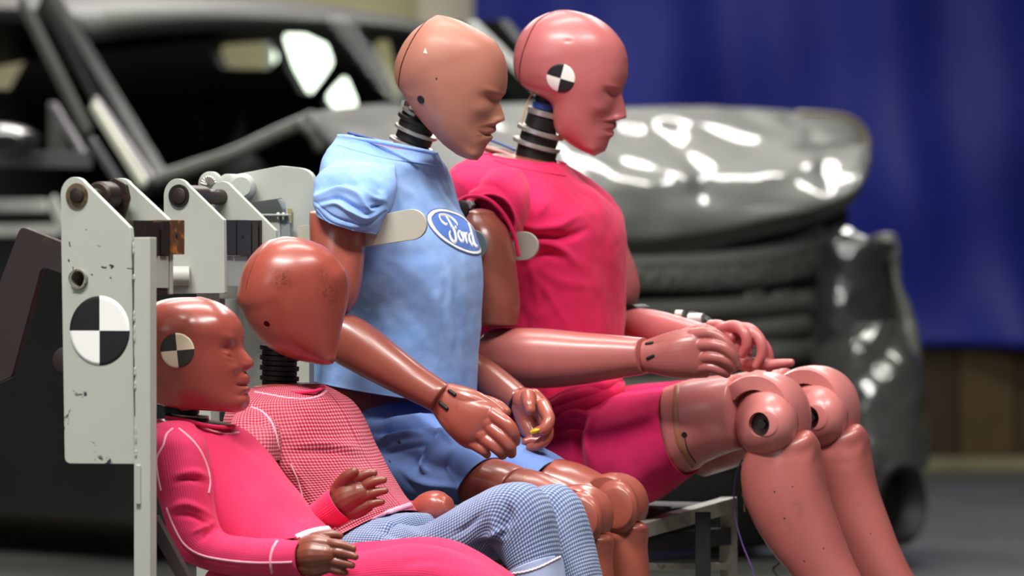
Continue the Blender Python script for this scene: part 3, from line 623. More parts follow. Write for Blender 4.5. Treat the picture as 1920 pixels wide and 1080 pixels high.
hF, bF = head(hpF, FB, FF, (812, 31), (893, 301), .072, [(0, 1), (.35, 1), (.5, .96), (.65, .84), (.8, .66), (.92, .46), (1, .36)], [(0, .02), (.5, .011), (.62, .0085), (.70, .012), (.76, .016), (.8, .022), (1, .022)], M['female'], fem,
    bumps=[(918, 186, 18, 10, 18, -.0042), (928, 172, 16, 5, 20, .0018), (903, 206, 16, 12, 10, .0026), (893, 238, 16, 18, 10, -.0018), (934, 224, 5, 4, 0, .0016), (880, 275, 30, 10, 40, -.001), (768, 178, 10, 4, 30, .0015)],
    folds=[([(897, 247), (908, 252), (922, 256)], -.0018, 1.8), ([(775, 172), (800, 200), (806, 240)], .0008, 6)], seam=[(818, 24), (804, 38.5), (784.5, 68), (767, 104), (757, 133), (750.5, 166), (749, 178)])
sticker('ear_hole', bF, 789, 187, .0070, [M['black']], hF, quad=False); sticker('screw_hole', bF, 818.5, 147, .0013, [M['black']], hF, quad=False)
def tri_mark(bv, pts, mat, parent):
    ps = [hit(bv, *q) for q in pts]; V = [p + (n if n.y < 0 else -n) * .0007 for p, n in ps]; V2 = [p for p, n in ps]
    return link('paint_chip', mesh(V + V2, [(0, 1, 2), (0, 3, 4, 1), (1, 4, 5, 2), (2, 5, 3, 0), (3, 5, 4)]), mat, parent, False)
tri_mark(bF, [(797.5, 90), (794, 99.5), (801.5, 100.5)], M['cream'], hF)
neck(plF, [(782, 216, 30, 22, 14, M['rubber'], 'neck_core'), (777, 211, 32, 25, 7, M['alu'], 'neck_top_plate'), (781, 226, 28, 37, 8, M['rubber'], 'neck_rubber'), (781, 236, 27, 34, 16, M['rubber'], 'neck_rubber'), (780, 247, 25, 42, 6.5, M['alu'], 'neck_disc'),
    (777, 258, 24, 35, 16, M['rubber'], 'neck_rubber'), (771, 270, 23, 43, 6.5, M['alu'], 'neck_disc'), (771, 282, 18, 36, 20, M['rubber'], 'neck_rubber'), (771, 296, 8, 36, 16, M['rubber'], 'neck_rubber')], fem, None)
box('neck_bracket', plF.P(759, 203), plF.f * .003, np.array([.003, 0, .0125]), plF.r * .012, M['alu'], fem, .0008)
FT = [([(612, 345), (650, 330), (700, 335), (735, 350)], .003, 7), ([(725, 330), (735, 355), (728, 392)], .005, 6), ([(740, 345), (775, 370), (800, 400)], .003, 9), ([(700, 470), (760, 480), (830, 470)], -.002, 14), ([(830, 520), (815, 590), (822, 680)], .002, 9),
      ([(850, 560), (858, 620), (850, 700)], -.0016, 6), ([(838, 490), (845, 540), (840, 590)], .0016, 6), ([(690, 560), (720, 600), (730, 660)], .0018, 12), ([(655, 272), (700, 290), (760, 303), (815, 312)], -.0012, 2.5)]
shF = loft('shirt', plF, [(638, 254, 816, 288, .080), (634, 262, 822, 300, .090), (622, 284, 832, 316, .135), (610, 318, 842, 345, .165), (602, 395, 858, 392, .165), (598, 455, 884, 440, .155), (597, 540, 899, 505, .145), (592, 605, 897, 590, .138), (583, 665, 890, 680, .142), (578, 700, 886, 752, .145)],
    M['shirt_blue'], fem, n=230, sub=14, p=2.3, ends=('open', 'open'), folds=FT, nz=[(10, .0012, 13), (26, .0005, 14)])
bvF = bvh(shF)
ribbon('collar_seam', bvF, [(632, 272), (680, 286), (730, 298), (775, 304), (818, 309)], .0022, M['shirt_blue'], shF, off=.0004)
tube('collar_roll', [S for S in [plF.P(641, 256, -.02), plF.P(680, 262, -.072), plF.P(730, 270, -.085), plF.P(780, 280, -.07), plF.P(812, 287, -.03)]], .0035, M['shirt_blue'], shF)
slF = loft('sleeve', plF, [(628, 300, 742, 312, .040, -.12), (612, 316, 742, 334, .056, -.165), (598, 338, 740, 358, .064, -.190), (589, 362, 734, 382, .067, -.205), (588, 382, 724, 408, .064, -.212), (595, 397, 706, 437, .058, -.216)], M['shirt_blue'], shF, n=190, sub=22, ends=('dome', 'open'), dome=(.5, .1),
    folds=[([(600, 345), (620, 330), (648, 326), (668, 336)], .007, 6), ([(596, 358), (625, 342), (660, 345), (690, 365)], -.009, 5), ([(592, 368), (630, 356), (668, 366), (690, 392), (722, 380)], .009, 5), ([(596, 380), (632, 370), (660, 384), (684, 402)], -.008, 4), ([(598, 388), (630, 382), (655, 396), (688, 408), (722, 392)], .006, 4),
           ([(640, 340), (672, 352), (700, 372), (722, 374)], .006, 5), ([(680, 330), (705, 345), (722, 362)], -.006, 5), ([(690, 392), (706, 388), (720, 382)], -.010, 4), ([(590, 378), (620, 402), (655, 416), (690, 420), (722, 396)], -.0035, 2.0), ([(592, 384), (620, 410), (655, 424), (700, 428)], .0022, 4)],
    nz=[(16, .0022, 18)], shell=.93)
ribbon('sleeve_seam', bvh(slF), [(594, 392), (618, 418), (652, 430), (700, 436)], .0014, M['shirt_blue'], shF)
# printed oval with lettering, laid on the chest around its own axis
def wrap_frame(bv, px, py, yaw, roll):
    p, n = hit(bv, px, py); a = R(yaw); nn = Vector((sin(a), -cos(a), .12)).normalized(); x = Vector((0, 0, 1)).cross(nn).normalized(); y = nn.cross(x); b = R(roll)
    return p, nn, x * cos(b) + y * sin(b), y * cos(b) - x * sin(b)
lp, ln_, lx, ly = wrap_frame(bvF, 862, 434, 50, -7)
def onto(u, v, off):
    q = lp + lx * u + ly * v; h = bvF.ray_cast(q + ln_ * .12, -ln_, .4)
    if h[0] is None: return q
    n = h[1] if h[1].dot(ln_) > 0 else -h[1]; return h[0] + n * off
def oval(name, a, b, off, mat, inner=0.0):
    seg = 72; V = []; Fs = []; rr = 10; r0 = inner
    for k in range(rr + 1):
        for i in range(seg): an = 2 * pi * i / seg; f = r0 + (1 - r0) * k / rr; V.append(onto(a * f * cos(an), b * f * sin(an), off))
    for k in range(rr):
        for i in range(seg): j = (i + 1) % seg; Fs.append((k * seg + i, (k + 1) * seg + i, (k + 1) * seg + j, k * seg + j))
    return link(name, mesh(V, Fs), mat, shF)
A_, B_ = .086, .0385
oval('printed_oval', A_, B_, .0014, M['logoblue'], .0); oval('printed_ring', A_ * .985, B_ * .97, .0020, M['logowhite'], .90); oval('printed_edge', A_ * 1.012, B_ * 1.03, .0012, M['logoedge'], .97); oval('printed_edge', A_ * .895, B_ * .88, .0019, M['logoedge'], .97)
def script(strokes, w0):
    ms = []
    for st in strokes:
        L = catmull(np.array([(a, b) for a, b, *_ in st], float), 9); Ww = catmull(np.array([[c[2] if len(c) > 2 else 1.0] * 2 for c in st], float), 9)[:, 0]
        Pp = np.array([onto(a, b, .0022) for a, b in L]); nv = np.array(ln_); T = np.gradient(Pp, axis=0); T /= np.linalg.norm(T, axis=1, keepdims=True) + 1e-9; S = np.cross(T, nv); S /= np.linalg.norm(S, axis=1, keepdims=True) + 1e-9
        w = (w0 * Ww)[:, None]; G = np.stack([Pp - S * w, Pp - S * w * .5 + nv * .0005, Pp + S * w * .5 + nv * .0005, Pp + S * w], 1); ms.append(grid_mesh(G, closed=False))
    return join(ms)
k = .001
LET = [[(-47, 8, .8), (-53, 6, .8), (-59, 11, .9), (-55, 19, 1), (-40, 22, 1.1), (-25, 22, 1.1), (-15, 20, .9), (-9, 15, .8), (-11, 10, .6)],   # top stroke of F
       [(-33, 21, 1.0), (-34, 10, 1.1), (-35, -2, 1.2), (-38, -13, 1.2), (-45, -18, 1.1), (-52, -14, 1), (-53, -7, .9), (-49, -3, .7)],                # stem and hook
       [(-43, 4, .7), (-32, 4, .9), (-22, 5, .9), (-19, 9, .7)],                                                               # crossbar
       [(-15, 1, .9), (-22, -2, 1), (-25, -9, 1.1), (-21, -14, 1), (-14, -12, 1), (-10, -5, 1), (-13, 1, .9), (-18, 1, .7), (-8, 0, .7), (-2, 1, .7)],  # o
       [(-2, 2, 1), (-1, -5, 1.1), (-3, -13, 1.1), (0, -5, .8), (6, 1, 1), (11, 1, .9)],                                       # r
       [(28, 0, .9), (21, 2, 1), (14, -2, 1), (12, -9, 1.1), (16, -14, 1), (23, -11, 1), (28, -3, .9)],                         # d bowl
       [(38, 21, 1.0), (34, 12, 1.1), (30, 1, 1.2), (28, -8, 1.1), (31, -14, 1), (39, -12, .8)]]                               # d stem
tag(link('printed_lettering', script([[(a * k * 1.0 + .010, b * k * 1.22 - .0035, *c) for a, b, *c in s] for s in LET], .0027), M['logowhite'], shF), 'white script lettering in the oval')
# near arm
uF = loft('upper_arm', plF, [(582, 398, 690, 420, .036, -.205), (582, 430, 684, 440, .040, -.21), (584, 470, 682, 480, .041, -.215), (590, 520, 676, 530, .040, -.22), (600, 560, 668, 566, .037, -.222), (612, 584, 655, 586, .03, -.222)], M['flimb'], fem, n=48, p=2.2, dome=(.2, .3))
fF = loft('forearm', plF, [(640, 590, 610, 640, .030, -.215), (664, 592, 628, 675, .036, -.215), (700, 614, 664, 697, .037, -.21), (745, 650, 708, 720, .035, -.205), (790, 686, 752, 742, .032, -.20), (842, 722, 812, 771, .029, -.195)], M['arm'], fem, n=56, dome=(.5, .1), ends=('dome', 'flat'))
t1 = -.190
hnF = hand('hand', plF, [[(832, 750, t1, .020), (865, 772, t1, .022), (895, 792, t1 + .005, .020), (915, 805, t1 + .01, .016)], [(845, 738, t1, .017), (880, 750, t1, .019), (915, 766, t1 + .01, .017), (935, 778, t1 + .012, .014)], [(825, 760, t1, .017), (850, 790, t1, .020), (875, 818, t1 + .005, .018), (893, 830, t1 + .01, .014)], [(880, 780, t1, .016), (915, 792, t1, .015)], [(875, 790, t1, .016), (905, 815, t1, .015)]],
    [[(925, 778, t1, .0125), (950, 795, t1 - .004, .0115), (962, 812, t1, .0105), (966, 828, t1 + .01, .0085)], [(915, 797, t1, .0125), (940, 818, t1 - .004, .0115), (955, 836, t1, .0105), (959, 850, t1 + .01, .0085)], [(900, 815, t1, .012), (922, 832, t1 - .003, .011), (937, 845, t1, .0100), (942, 853, t1 + .008, .0082)], [(880, 826, t1, .0115), (897, 838, t1, .0098), (908, 846, t1, .0085), (913, 852, t1 + .006, .007)],
     [(880, 750, t1 + .02, .014), (915, 755, t1 + .025, .0115), (935, 762, t1 + .025, .0098), (949, 772, t1 + .025, .0082)]], M['flimb'], fem, smooth=6,
    extra=[loft('x', plF, [(842, 723, 813, 770, .020, t1), (868, 734, 828, 792, .022, t1), (900, 746, 850, 818, .024, t1), (926, 760, 876, 838, .022, t1 + .003), (944, 778, 896, 846, .015, t1 + .008)], None, None, n=32, raw=True, p=2.3, dome=(.1, .4))])
bvHF = bvh(hnF); slot('wrist_slot', bvHF, (843, 733), (853, 740), .0033, hnF); slot('wrist_slot', bvHF, (826, 756), (838, 766), .0036, hnF)
# far arm and cupped hand
loft('forearm', plF, [(870, 650, 850, 700, .028, .15), (893, 662, 868, 716, .031, .14), (922, 678, 888, 730, .031, .12), (955, 703, 922, 750, .029, .10), (982, 726, 957, 768, .027, .085)], M['arm'], fem, n=48, ends=('dome', 'flat'))
q0, q1 = plF.P(958, 737, .09), plF.P(975, 750, .08); lathe('wrist_gap', plF.P(968, 748, .085), q1 - q0, disc_prof(0, .014, .0215, .001), M['black'], fem)
t2 = .05
hand('hand', plF, [[(985, 752, t2 + .02, .022), (990, 775, t2 + .03, .024), (996, 800, t2 + .03, .021)], [(978, 765, t2 + .02, .017), (985, 790, t2 + .02, .014), (997, 812, t2 + .015, .013)], [(1000, 745, t2 + .02, .015), (1016, 765, t2 + .02, .016), (1022, 785, t2 + .015, .014)]],
    [[(990, 742, t2, .0125), (992, 757, t2 - .015, .0105), (994, 768, t2 - .02, .009)], [(1018, 762, t2 + .01, .012), (1029, 785, t2 - .01, .0105), (1022, 803, t2 - .02, .0098), (1004, 811, t2 - .022, .008)], [(1020, 785, t2 + .01, .0115), (1027, 815, t2 - .005, .010), (1012, 833, t2 - .012, .009), (994, 839, t2 - .012, .0075)],
     [(1014, 800, t2 + .02, .0105), (1012, 825, t2 + .01, .0092), (996, 826, t2 + .005, .0082), (986, 828, t2, .007)]], M['flimb'], fem, smooth=4)
def blob(name, pl, pts, mat, parent, flatv=.5): return tube(name, [pl.P(*p[:3]) for p in pts], [p[3] for p in pts], mat, parent, n=12, flatv=flatv)
blob('nail_paint', plF, [(998, 810, t2 - .0285, .004), (1004, 808, t2 - .0305, .004), (1010, 806, t2 - .03, .002)], M['yellow'], fem, 1)
# hips, shorts, legs
loft('pelvis', plF, [(590, 705, 780, 740, .13), (600, 730, 790, 765, .135), (620, 770, 800, 800, .135), (660, 840, 830, 860, .13)], M['arm'], fem, n=64)
SFd = [([(700, 800), (760, 790), (830, 782)], .006, 6), ([(700, 815), (760, 803), (830, 800)], -.007, 5), ([(705, 830), (750, 815), (800, 815)], .006, 5), ([(720, 850), (770, 838), (810, 832)], -.004, 5), ([(830, 808), (805, 840), (790, 870), (800, 885)], .006, 5), ([(815, 812), (790, 850), (778, 880)], -.005, 5), ([(850, 840), (842, 870), (850, 900)], .004, 5),
       ([(750, 880), (790, 905), (850, 915)], .003, 7), ([(765, 800), (820, 812), (850, 830)], .005, 5)]
SFd = [(a, b * 2.0, c * .9) for a, b, c in SFd]
shtF = loft('shorts', plF, [(690, 765, 640, 830, .13), (770, 752, 690, 850, .14), (830, 765, 730, 890, .14)], M['shorts_blue'], fem, n=150, sub=14, ends=('dome', 'dome'), dome=(.2, .3), folds=SFd, nz=[(14, .0012, 21)])
sleg = loft('shorts_leg', plF, [(760, 772, 690, 890, .075, -.06), (830, 790, 745, 930, .078, -.07), (880, 822, 800, 955, .076, -.072), (928, 857, 872, 942, .070, -.072)], M['shorts_blue'], shtF, n=130, sub=16, ends=('dome', 'open'), dome=(.3, .3), folds=SFd, nz=[(14, .0012, 22)], shell=.95)
slegf = loft('shorts_leg', plF, [(840, 775, 790, 880, .07, .06), (940, 808, 880, 920, .074, .07), (1002, 833, 958, 925, .072, .07), (1052, 863, 1012, 925, .068, .07)], M['shorts_blue'], shtF, n=80, sub=10, ends=('dome', 'open'), dome=(.3, .3), nz=[(14, .0012, 23)], shell=.95)
ribbon('hem_stitch', bvh(sleg), [(926, 860), (900, 880), (885, 905), (875, 935)], .0016, M['stitch'], shtF)
for pts in (((744, 826), (752, 830)), ((748, 832), (750, 824)), ((729, 861), (733, 866))): 
    ribbon('loose_thread', bvh(sleg, shtF), [pts[0], ((pts[0][0] + pts[1][0]) / 2, (pts[0][1] + pts[1][1]) / 2 + 1), pts[1]], .0010, M['tblack'], shtF, n=4)
def fem_leg(t, dx, dy):
    q = lambda L: [(a + dx, b + dy, c + dx, d + dy, h, tt + t) for a, b, c, d, h, tt in L]
    dy0 = dy; dy = dy * .35; a = loft('thigh', plF, q([(890, 850, 850, 930, .060, 0), (928, 860, 888, 948, .060, 0), (955, 868, 925, 955, .059, 0), (976, 877, 946, 962, .057, 0)]), M['flimb'], fem, n=60, ends=('dome', 'flat'), dome=(.2, .1))
    dy = dy0 * .8; b = loft('knee_cover', plF, q([(983, 878, 953, 965, .058, 0), (1020, 888, 985, 985, .057, 0), (1056, 906, 1015, 1000, .053, 0), (1072, 916, 1035, 1005, .046, 0)]), M['flimb'], fem, n=60, ends=('flat', 'dome'), dome=(.1, .3))
    dy = dy0; c = plF.P(1085 + dx, 968 + dy, t); mpp = (c[1] + 9) / FPX; Z = np.array([0, 0, 1.]); rows = []
    for an in np.linspace(160, -30, 40):
        A = R(an); d = plF.f * cos(A) + Z * sin(A); rad = 57 * mpp; w = .036
        rows.append([c + d * (rad + h) + plF.r * x for x, h in [(-w, -.022), (-w, -.004), (-w * .85, -.0006), (-w * .5, .002), (0, .003), (w * .5, .002), (w * .85, -.0006), (w, -.004), (w, -.022)]])
    s = link('kneecap_shell', grid_mesh(np.array(rows)), M['flimb'], fem); sharp(s, 55)
    loft('knee_joint', plF, [ringv(plF, 1088 + dx, 975 + dy, 36, 40, 0, t - .052), ringv(plF, 1088 + dx, 974 + dy, 46, 52, 0, t - .038), ringv(plF, 1088 + dx, 972 + dy, 48, 55, 0, t), ringv(plF, 1088 + dx, 972 + dy, 42, 48, 0, t + .048)], M['flimb'], fem, n=56, p=2.0, dome=(.15, .2), bumps=[(1106 + dx, 970 + dy, 8, 8, 0, .002)])
    sh = loft('shin', plF, q([(1040, 985, 1130, 1000, .040, 0), (1042, 1010, 1145, 1008, .046, 0), (1048, 1030, 1150, 1022, .047, 0), (1056, 1060, 1148, 1050, .046, 0), (1062, 1110, 1152, 1100, .045, 0), (1080, 1250, 1162, 1245, .038, 0), (1100, 1400, 1165, 1400, .030, 0), (1105, 1470, 1168, 1470, .03, 0)]), M['flimb'], fem, n=56, bumps=[(1136 + dx, 1012 + dy, 10, 7, 0, .005), (1090 + dx, 1030 + dy, 8, 10, 0, .003), (1110 + dx, 1020 + dy, 6, 6, 0, -.003)])
    loft('foot', plF, [(1095 + dx, 1440 + dy, 1090 + dx, 1490 + dy, .03, t), (1150 + dx, 1445 + dy, 1150 + dx, 1495 + dy, .034, t), (1235 + dx, 1470 + dy, 1235 + dx, 1500 + dy, .036, t), (1290 + dx, 1485 + dy, 1290 + dx, 1504 + dy, .03, t)], M['flimb'], fem, n=36)
fem_leg(-.07, 0, 0); fem_leg(.07, 66, -22)
kc = [o for o in fem.children if o.name.startswith('knee_cover')][0]; sticker('paint_spot', bvh(kc), 984, 893, .0016, [M['yellow']], kc, quad=False, off=.0003)
tube('shoulder_strap', [plF.P(657, 250, .03), plF.P(690, 259, .03), plF.P(722, 271, .03)], .0055, M['tapeblue'], fem, flatv=.5)
loft('torso', plF, [(645, 262, 815, 290, .072), (636, 280, 820, 312, .10), (632, 310, 826, 335, .12)], M['flimb'], fem, n=40, dome=(.12, .2))
tube('shoulder_plate', [plF.P(645, 262, .0), plF.P(690, 268, 0), plF.P(745, 284, 0)], .010, M['flimb'], fem, flatv=.6)
# ================================================================== ten-year-old sized dummy in waffle shirt
plT = Plane(650, -.80, YAW); hpT = Plane(560, -.80, -8)
teen = thing('crash_test_dummy', 'terracotta child dummy with faceless scuffed head, red waffle shirt and blue waffle trousers', 'dummy', tuple(plT.P(700, 1010)), 'crash test dummies on the bench')
TB = [(533,443),(507,447),(487,462),(470,480),(457,500),(450,523),(446,543),(444,563),(445,577),(455,582),(457,593),(467,613),(483,633),(503,652),(533,668),(567,678),(603,684),(620,684),(628,676),(632,655),(637,633),(643,600),(651,575),(655,553),(655,535),(650,508),(630,478),(610,462),(583,451),(557,445)]
hT, bT = head(hpT, TB, None, (536, 441), (606, 686), .078, [(0, 1), (.35, 1), (.5, .97), (.7, .84), (.85, .70), (1, .5)], [(0, .02), (1, .02)], vinyl('vinyl_terracotta_scuffed', (168, 82, 68), (152, 70, 58), .32, .22, .3, spots=[(hpT.P(530, 522, -.072), .026, .9), (hpT.P(612, 545, -.058), .030, .9), (hpT.P(598, 515, -.06), .022, .7), (hpT.P(620, 570, -.05), .02, .8)]), teen,
    bumps=[(640, 560, 14, 24, 10, -.0025), (632, 520, 18, 16, 0, .0016), (450, 560, 6, 10, 0, .0015)], folds=[([(585, 448), (625, 468), (652, 505)], -.0007, 2.5)], seam=[(510, 436), (498, 455), (480, 484), (466, 520), (461, 545), (459, 556)] and None, holes=[(500, 608, .0056, .010)])
ribbon('seam_line', bT, [(505, 450), (487, 470), (473, 500), (465, 523), (461, 542)], .0011, M['black'], hT, off=-.0002, th=.0004)
nk = []
for i in range(8): nk.append((524, 652 + i * 9.5, 4, 37 if i % 2 == 0 else 33, 9, M['rubber'], 'neck_disc'))
neck(plT, nk + [(528, 738, 4, 36, 20, M['rubber'], 'neck_base')], teen, None)
TFd = [([(560, 835), (620, 835), (680, 845)], .005, 9), ([(540, 850), (600, 845), (650, 850)], -.005, 7), ([(520, 880), (545, 920), (570, 960)], -.006, 8), ([(540, 860), (570, 905), (590, 950)], .004, 8), ([(480, 800), (520, 815), (560, 812)], .002, 10), ([(600, 1010), (660, 985), (740, 955)], -.003, 6)]
shT = loft('shirt', plT, [(470, 728, 606, 722, .07), (455, 745, 630, 735, .10), (438, 765, 654, 755, .13), (430, 800, 680, 797, .145), (437, 860, 711, 865, .145), (470, 920, 733, 900, .135), (520, 985, 750, 925, .13), (575, 1035, 766, 944, .13), (610, 1062, 772, 956, .13)], M['waffle'], teen, n=220, sub=13, p=2.25, ends=('open', 'open'), folds=TFd, nz=[(12, .0012, 31)])
bvTS = bvh(shT)
ribbon('collar_stitch', bvTS, [(478, 735), (505, 740), (540, 746), (575, 748), (600, 742), (612, 733)], .0040, M['stitch'], shT, zig=.0007)
tube('collar_roll', [plT.P(x, y, t) for x, y, t in ((480, 730, -.05), (520, 735, -.070), (560, 737, -.066), (595, 732, -.04), (607, 725, 0))], .0030, M['red'], shT)
loft('torso', plT, [(478, 726, 602, 721, .062), (470, 745, 620, 738, .08), (462, 765, 630, 760, .1)], M['teen'], teen, n=40, dome=(.1, .2))
slT = loft('sleeve', plT, [(448, 772, 512, 760, .038, -.10), (438, 788, 520, 782, .046, -.13), (434, 808, 524, 806, .047, -.148), (437, 828, 525, 832, .045, -.158), (452, 848, 522, 862, .042, -.163)], M['waffle'], shT, n=110, sub=12, ends=('dome', 'open'), folds=[([(455, 800), (480, 792), (505, 800)], -.003, 6)], nz=[(14, .001, 33)])
bvSl = bvh(slT, shT); ribbon('sleeve_stitch', bvSl, [(471, 763), (492, 772), (508, 790), (518, 815), (523, 842)], .0042, M['stitch'], shT, zig=.0007)
ribbon('side_seam', bvTS, [(545, 870), (560, 905), (572, 950)], .0025, M['stitch'], shT)
ribbon('hem_roll', bvTS, [(770, 946), (735, 958), (700, 972), (672, 988), (657, 1003), (652, 1020)], .0085, M['stitch'], shT, th=.0022)
loft('upper_arm', plT, [(445, 830, 500, 845, .030, -.17), (450, 870, 510, 880, .032, -.17), (470, 930, 535, 930, .032, -.165), (500, 980, 560, 975, .030, -.16)], M['teen'], teen, n=36)
loft('sleeve', plT, [(700, 940, 700, 985, .024, .1), (745, 940, 748, 978, .024, .09), (786, 938, 792, 972, .023, .085)], M['red'], shT, n=36, ends=('dome', 'open'))
stump = loft('forearm_stub', plT, [(776, 940, 782, 972, .021, .085), (792, 926, 800, 978, .027, .083), (808, 920, 818, 985, .031, .08), (824, 921, 834, 979, .028, .078), (838, 930, 844, 968, .019, .076)], M['teen'], teen, n=48, dome=(.4, .35), folds=[([(823, 930), (832, 938), (830, 948)], -.0012, 2)])
stump['label'] = 'rounded handless forearm end'
PTd = [([(905, 960), (880, 985), (850, 1005)], -.004, 6), ([(925, 965), (930, 1000), (945, 1020)], .005, 8), ([(950, 940), (955, 975), (940, 1010)], -.006, 8), ([(900, 1010), (930, 1000), (960, 985)], .005, 7), ([(880, 1030), (915, 1020), (945, 1020)], -.004, 7), ([(700, 975), (740, 985), (790, 1005)], .003, 7), ([(690, 990), (730, 1000), (770, 1020)], -.003, 6)]
PTd = [(a, b * 1.4, c) for a, b, c in PTd]
trT = loft('trousers', plT, [(655, 985, 650, 1075, .12), (720, 962, 700, 1090, .13), (775, 962, 770, 1095, .13)], M['waffleb'], teen, n=120, sub=12, ends=('dome', 'dome'), dome=(.3, .4), folds=PTd, nz=[(14, .001, 41)])
loft('trouser_leg', plT, [(730, 985, 740, 1080, .062, -.06), (790, 985, 800, 1080, .063, -.068), (840, 960, 860, 1075, .062, -.07), (885, 934, 905, 1058, .060, -.07), (930, 912, 925, 1036, .058, -.07), (975, 903, 932, 1030, .057, -.07), (1008, 915, 940, 1038, .055, -.07), (1030, 950, 945, 1048, .053, -.07), (1042, 1000, 950, 1060, .051, -.07), (1052, 1043, 957, 1076, .050, -.07)], M['waffleb'], trT, n=160, sub=12, ends=('dome', 'dome'), dome=(.3, .1), folds=PTd, nz=[(14, .001, 42)])
cfT = loft('trouser_cuff', plT, [(1052, 1041, 957, 1074, .0515, -.07), (1056, 1065, 962, 1096, .051, -.07), (1062, 1095, 970, 1125, .05, -.07)], cloth('cuff_pale_blue', (150, 165, 208), (176, 188, 222)), trT, n=70, ends=('dome', 'open'), dome=(.1, .1))
ribbon('cuff_stitch', bvh(cfT), [(958, 1076), (985, 1072), (1010, 1064), (1035, 1052), (1051, 1044)], .0035, M['stitchw'], trT, zig=.0006)
loft('trouser_leg', plT, [(800, 985, 810, 1080, .062, .06), (880, 950, 890, 1060, .062, .065), (960, 925, 970, 1040, .058, .07), (1040, 908, 1000, 1030, .056, .07), (1074, 925, 1010, 1040, .054, .07), (1092, 960, 1020, 1050, .053, .07), (1108, 1010, 1032, 1065, .052, .07), (1122, 1060, 1045, 1100, .051, .07), (1135, 1110, 1060, 1140, .05, .07)], M['waffleb'], trT, n=140, sub=12, ends=('dome', 'open'), dome=(.3, .1), nz=[(14, .001, 43)])
for t, dx, dy in ((-.07, 0, 0), (.07, 66, -18)):
    loft('shin', plT, [(1048 + dx, 1060 + dy, 975 + dx, 1080 + dy, .036, t), (1060 + dx, 1160 + dy, 990 + dx, 1170 + dy, .034, t), (1075 + dx, 1300 + dy, 1020 + dx, 1305 + dy, .027, t)], M['teen'], teen, n=36)
    loft('foot', plT, [(1015 + dx, 1290 + dy, 1015 + dx, 1330 + dy, .026, t), (1070 + dx, 1295 + dy, 1070 + dx, 1335 + dy, .03, t), (1140 + dx, 1318 + dy, 1140 + dx, 1340 + dy, .028, t)], M['teen'], teen, n=32)
# ================================================================== nearest small dummy in pink
plC = Plane(450, -1.12, YAW); hpC = Plane(380, -1.12, 14)
child = thing('crash_test_dummy', 'nearest and smallest crash test dummy, glossy terracotta head, bright pink ribbed pyjamas', 'dummy', tuple(plC.P(560, 1060)), 'crash test dummies on the bench')
CF = [(292,567),(268,585),(254,615),(250,655),(254,700),(266,735),(283,754),(307,760),(343,763),(390,768),(423,772),(443,774),(456,770),(464,762),(467,754),(466.5,746),(463,738),(467,733),(469,729),(466,724),(461,721.5),(467,719),(469,714),(467,708),(463,702),(460.5,696),(466,693),(472,690),(476.5,683),(475,676),(469,669),(461,660),(454,652),(450.5,645),(452,638),(453.5,628),(451,613),(445,600),(437,588),(420,573),(400,563),(377,558),(343,557),(318,559)]
CB = CF[:13] + [(462,758),(461,748),(458,738),(457,725),(456.5,710),(456,696),(455,682),(453,668),(451,655),(450.5,645),(452,638),(453.5,628)] + CF[36:]
hC, bC = head(hpC, CB, CF, (375, 556), (352, 769), .076, [(0, 1), (.35, 1), (.6, .98), (.8, .88), (1, .62)], [(0, .02), (.45, .013), (.56, .010), (.64, .013), (.70, .015), (.76, .016), (.8, .022), (1, .025)], M['child'], child, p=2.2,
    bumps=[(428, 655, 13, 9, 25, -.0050), (429, 661, 6, 5.5, 30, .0038), (432, 634, 14, 8, 30, .0022), (440, 690, 11, 10, 0, .0030), (461, 684, 5, 4.5, 0, .0030), (461, 707, 7, 4, 0, .0018), (461, 730, 7, 4, 0, .0016), (452, 742, 10, 3.5, 0, -.0016), (410, 600, 20, 12, 40, .0012), (430, 672, 9, 3, 35, .0012), (452, 752, 10, 8, 0, .0015)],
    folds=[([(441, 720), (452, 723), (462, 721.5)], -.0028, 2.2), ([(418, 664), (427, 668), (437, 672)], -.0015, 1.8), ([(413, 655), (425, 651), (437, 656)], -.0012, 2.5), ([(454, 690), (447, 700), (441, 712)], -.0012, 3)])
sticker('target_sticker', bC, 332, 657, .0262, [M['cream'], M['tgrey']], hC, tilt=5)
neck(plC, [(340, 768, 3, 34, 14, M['rubber'], 'neck_rubber'), (356, 779, 7, 36, 5, M['alu'], 'neck_disc'), (350, 783, 7, 42, 8, M['rubber'], 'neck_rubber'), (346, 795, 5, 36, 20, M['rubber'], 'neck_rubber')], child, None)
CFd = [([(480, 840), (500, 865), (520, 890)], .002, 8), ([(380, 800), (395, 840), (400, 900)], -.004, 7), ([(455, 880), (500, 960), (540, 1010)], .0016, 18)]
shC = loft('shirt', plC, [(298, 786, 438, 800, .065), (292, 800, 462, 818, .10), (290, 830, 482, 838, .12), (300, 880, 513, 876, .12), (320, 930, 545, 915, .118), (345, 980, 580, 960, .118), (372, 1030, 604, 985, .118), (390, 1060, 618, 1000, .118)], M['ribpink'], child, n=200, sub=13, ends=('open', 'open'), folds=CFd, nz=[(12, .0010, 51)])
bvC = bvh(shC)
ribbon('collar_stitch', bvC, [(352, 783), (375, 798), (400, 808), (425, 813), (448, 811)], .0032, M['stitch'], shC, zig=.0004)
tube('collar_roll', [plC.P(x, y, t) for x, y, t in ((312, 783, -.052), (345, 787, -.064), (380, 796, -.062), (415, 801, -.045), (438, 800, 0))], .0028, M['ribpink'], shC)
loft('torso', plC, [(305, 786, 432, 799, .058), (300, 805, 446, 818, .075)], M['chand'], child, n=36, dome=(.1, .2))
ribbon('shirt_hem', bvC, [(618, 991), (600, 993), (580, 998), (562, 1005), (545, 1014), (530, 1024)], .0105, M['stitchw'], shC, th=.0016)
